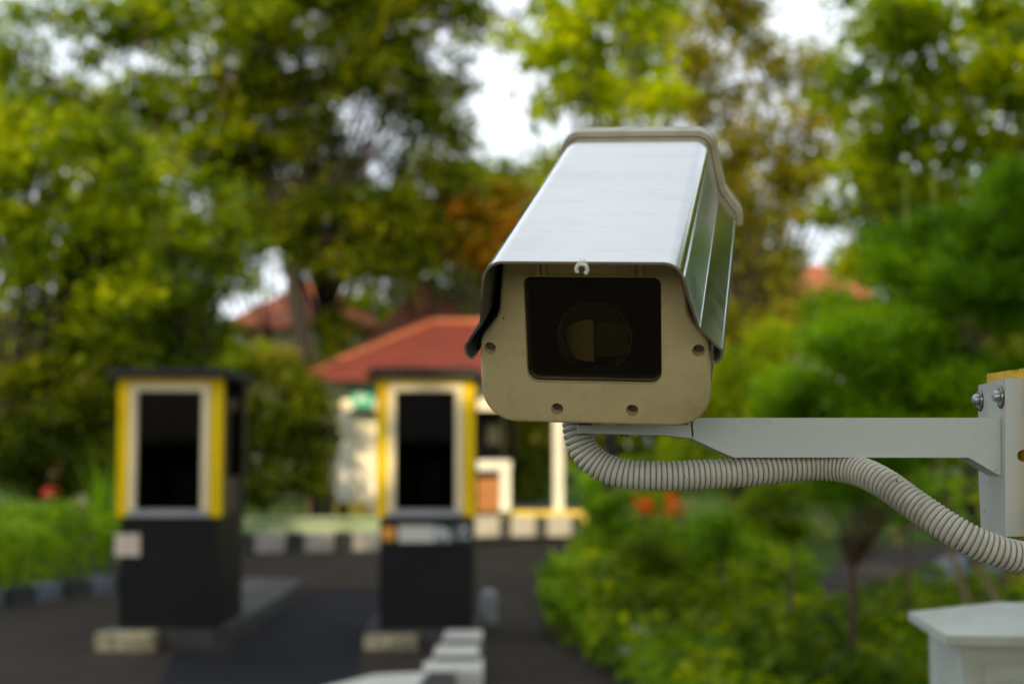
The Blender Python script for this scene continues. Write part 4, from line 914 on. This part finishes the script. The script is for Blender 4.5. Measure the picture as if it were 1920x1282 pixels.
# end plate: dished casting, left face plus rounded near side
D1, D2 = .9226, .976
xf = (1885 - 960) / F * D1
def yz(py, D): p_ = PD(960, py, D); return p_.y, p_.z
pl = [yz(709, D1), yz(1005, D1), yz(1006, D1 + .012), yz(989, D2 - .005), yz(886, D2), yz(722, D2)]
bm = nb()
va = [bm.verts.new(Vector((xf, y_, z_)) - bo) for y_, z_ in pl]; vb = [bm.verts.new(Vector((xf + .0125, y_, z_)) - bo) for y_, z_ in pl]; m_ = len(va)
for i in range(m_): bm.faces.new((va[i], va[(i + 1) % m_], vb[(i + 1) % m_], vb[i]))
bm.faces.new(va[::-1]); bm.faces.new(vb)
plt = obj('end_plate', bm, M['arm'], None, bevel=.0048, seg=5, smooth=True)
bm = nb(); p_ = PD(1905, 854, D1) - bo
prism(bm, arc(0, 0, .0038, 90, 270, 8) + [(.03, -.0038), (.03, .0038)], lambda a_, b2, s_: (p_.x + .0045 + a_, p_.y - .02 + .032 * s_, p_.z + b2)); k_ = obj('cutter', bm, None)
bake(plt, [k_]); bpy.data.objects.remove(k_); plt.parent = br
plt.data.polygons.foreach_set('use_smooth', [True] * len(plt.data.polygons)); plt.data.set_sharp_from_angle(angle=R(35))
for (py, D, lb) in ((749, D2 - .004, 0), (743, D1 + .0085, 1)):
    y_, z_ = yz(py, D); T = Matrix.Translation(Vector((xf, y_, z_)) - bo) @ Matrix.Rotation(R(-90), 4, 'Y')
    bm = nb(); lathe(bm, [(0, 0), (.0060, 0), (.0062, .0006), (.0060, .0012), (.0037, .0012), (.0039, .003), (.0032, .0046), (.0016, .0054), (0, .0055)], T, 28)
    for a_ in (0, 90): box(bm, -.002, .002, -.0004, .0004, .0048, .0056, T @ Matrix.Rotation(R(a_ + 15), 4, 'Z'))
    b3 = obj('bolt', bm, M['steel'], br, smooth=True)
    bm = nb(); lathe(bm, [(.0062, .0001), (.0074, .0001), (.0071, .0005), (.0062, .0006)], T @ Matrix.Translation((-.0008, 0, 0)), 20); obj('rust_ring', bm, M['rust'] if 'rust' in M else M.setdefault('rust', paint('rust', (.09, .03, .015), .9, dirt=(.03, .012, .008), dscale=300)), b3)
# yellow beam that carries the plate
yb = empty('yellow_beam', (xf + .012, 0, 0)); ya, yc = yz(700, .905)[0], yz(700, .998)[0]; zt = yz(694, .95)[1]; zb = yz(1010, .93)[1]
yb.location = (xf + .013, ya, zb); tag(yb, 'rusty chipped yellow steel beam end behind the white bracket plate', 'beam')
bm = nb(); box(bm, .0, .75, .012, yc - ya, .0, zt - zb); obj('tube', bm, M['yrust'], yb, bevel=.008, seg=4, smooth=True)
bm = nb(); box(bm, .55, .66, .0, yc - ya + .01, -zb, -.002); obj('post', bm, M['yrust'], yb, bevel=.004)

# ================================================================== CONDUIT
cpts = [(1090, 745, .965), (1083, 780, .955), (1084, 815, .95), (1098, 848, .947), (1127, 873, .944), (1170, 888, .94), (1230, 892, .937), (1310, 890, .937), (1400, 884, .94), (1480, 876, .945), (1545, 873, .945), (1600, 880, .935), (1655, 904, .915), (1720, 950, .895), (1790, 996, .88), (1850, 1026, .875), (1905, 1042, .875), (1960, 1046, .88), (2060, 1040, .90), (2200, 1030, .93)]
P3 = catmull([PD(*q_) for q_ in cpts], 14)
d_ = [0]
for a_, b2 in zip(P3, P3[1:]): d_.append(d_[-1] + (b2 - a_).length)
Lc = d_[-1]; pitch = .00345; spr = 10; N_ = int(Lc / pitch * spr); pp = []; j = 0
for i in range(N_ + 1):
    t = Lc * i / N_
    while j < len(d_) - 2 and d_[j + 1] < t: j += 1
    pp.append(P3[j].lerp(P3[j + 1], (t - d_[j]) / max(1e-9, d_[j + 1] - d_[j])))
for _ in range(6): pp = [pp[0]] + [(pp[i - 1] + pp[i] * 2 + pp[i + 1]) / 4 for i in range(1, len(pp) - 1)] + [pp[-1]]
rr = []
for i in range(len(pp)):
    ph = (i / spr) % 1.0; c_ = .5 - .5 * math.cos(2 * math.pi * ph); rr.append(.0086 + .0015 * c_ ** .5)
bm = nb(); o0 = pp[0].copy(); tube(bm, [p_ - o0 for p_ in pp], rr, 32)
bm.faces.ensure_lookup_table()
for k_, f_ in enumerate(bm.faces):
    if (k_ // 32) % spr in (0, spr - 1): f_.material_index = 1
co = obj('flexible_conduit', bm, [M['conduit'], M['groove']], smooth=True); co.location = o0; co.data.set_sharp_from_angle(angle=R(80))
bm = nb(); gp_ = [p_ - o0 for p_ in pp[:5]]; tube(bm, [Vector((0, 0, .012)), Vector((0, 0, .004)), Vector((0, 0, .0035)), Vector((0, 0, -.006))], [.0118, .0118, .0132, .0132], 8)
g3 = obj('gland_nut', bm, M['rubber'], co)
tag(co, 'off white ribbed flexible conduit curving under the bracket arm', 'conduit')

# ================================================================== CABINET (lower right)
cb = empty('utility_cabinet', (.503, 1.665, 0), R(-5)); tag(cb, 'pale grey green metal utility cabinet with pitched lid at the lower right corner', 'cabinet')
zE = CAM_Z - 368 / F * 1.6
bm = nb(); box(bm, .022, .36, .022, .215, 0, zE - .012); obj('body', bm, M['cabinet'], cb, bevel=.003, seg=2, smooth=True)
bm = nb(); box(bm, .045, .34, .0175, .0215, .2, zE - .035); dr = obj('door', bm, M['cabinet'], cb, bevel=.0015)
bm = nb()
for i in range(6): box(bm, .065, .16, .0125, .0172, zE - .052 - i * .012, zE - .047 - i * .012)
obj('vent', bm, M['cabinet'], dr, bevel=.001)
bm = nb(); lathe(bm, [(0, 0), (.006, 0), (.006, .002), (.003, .0035), (0, .0035)], Matrix.Translation((.056, .0174, zE - .08)) @ Matrix.Rotation(R(90), 4, 'X'), 16); obj('lock', bm, M['steel'], dr, smooth=True)
bm = nb(); lw, ld = .385, .235; rz_ = .026
v = [bm.verts.new(q_) for q_ in ((0, 0, 0), (lw, 0, 0), (lw, ld, 0), (0, ld, 0), (.085, .12, rz_), (lw - .085, .12, rz_), (0, 0, -.011), (lw, 0, -.011), (lw, ld, -.011), (0, ld, -.011))]
for f_ in ((0, 1, 5, 4), (1, 2, 5), (2, 3, 4, 5), (3, 0, 4), (0, 6, 7, 1), (1, 7, 8, 2), (2, 8, 9, 3), (3, 9, 6, 0), (9, 8, 7, 6)): bm.faces.new([v[i] for i in f_])
ld_ = obj('lid', bm, M['cabinet'], cb, bevel=.002, seg=2, smooth=True); ld_.location = (0, 0, zE)
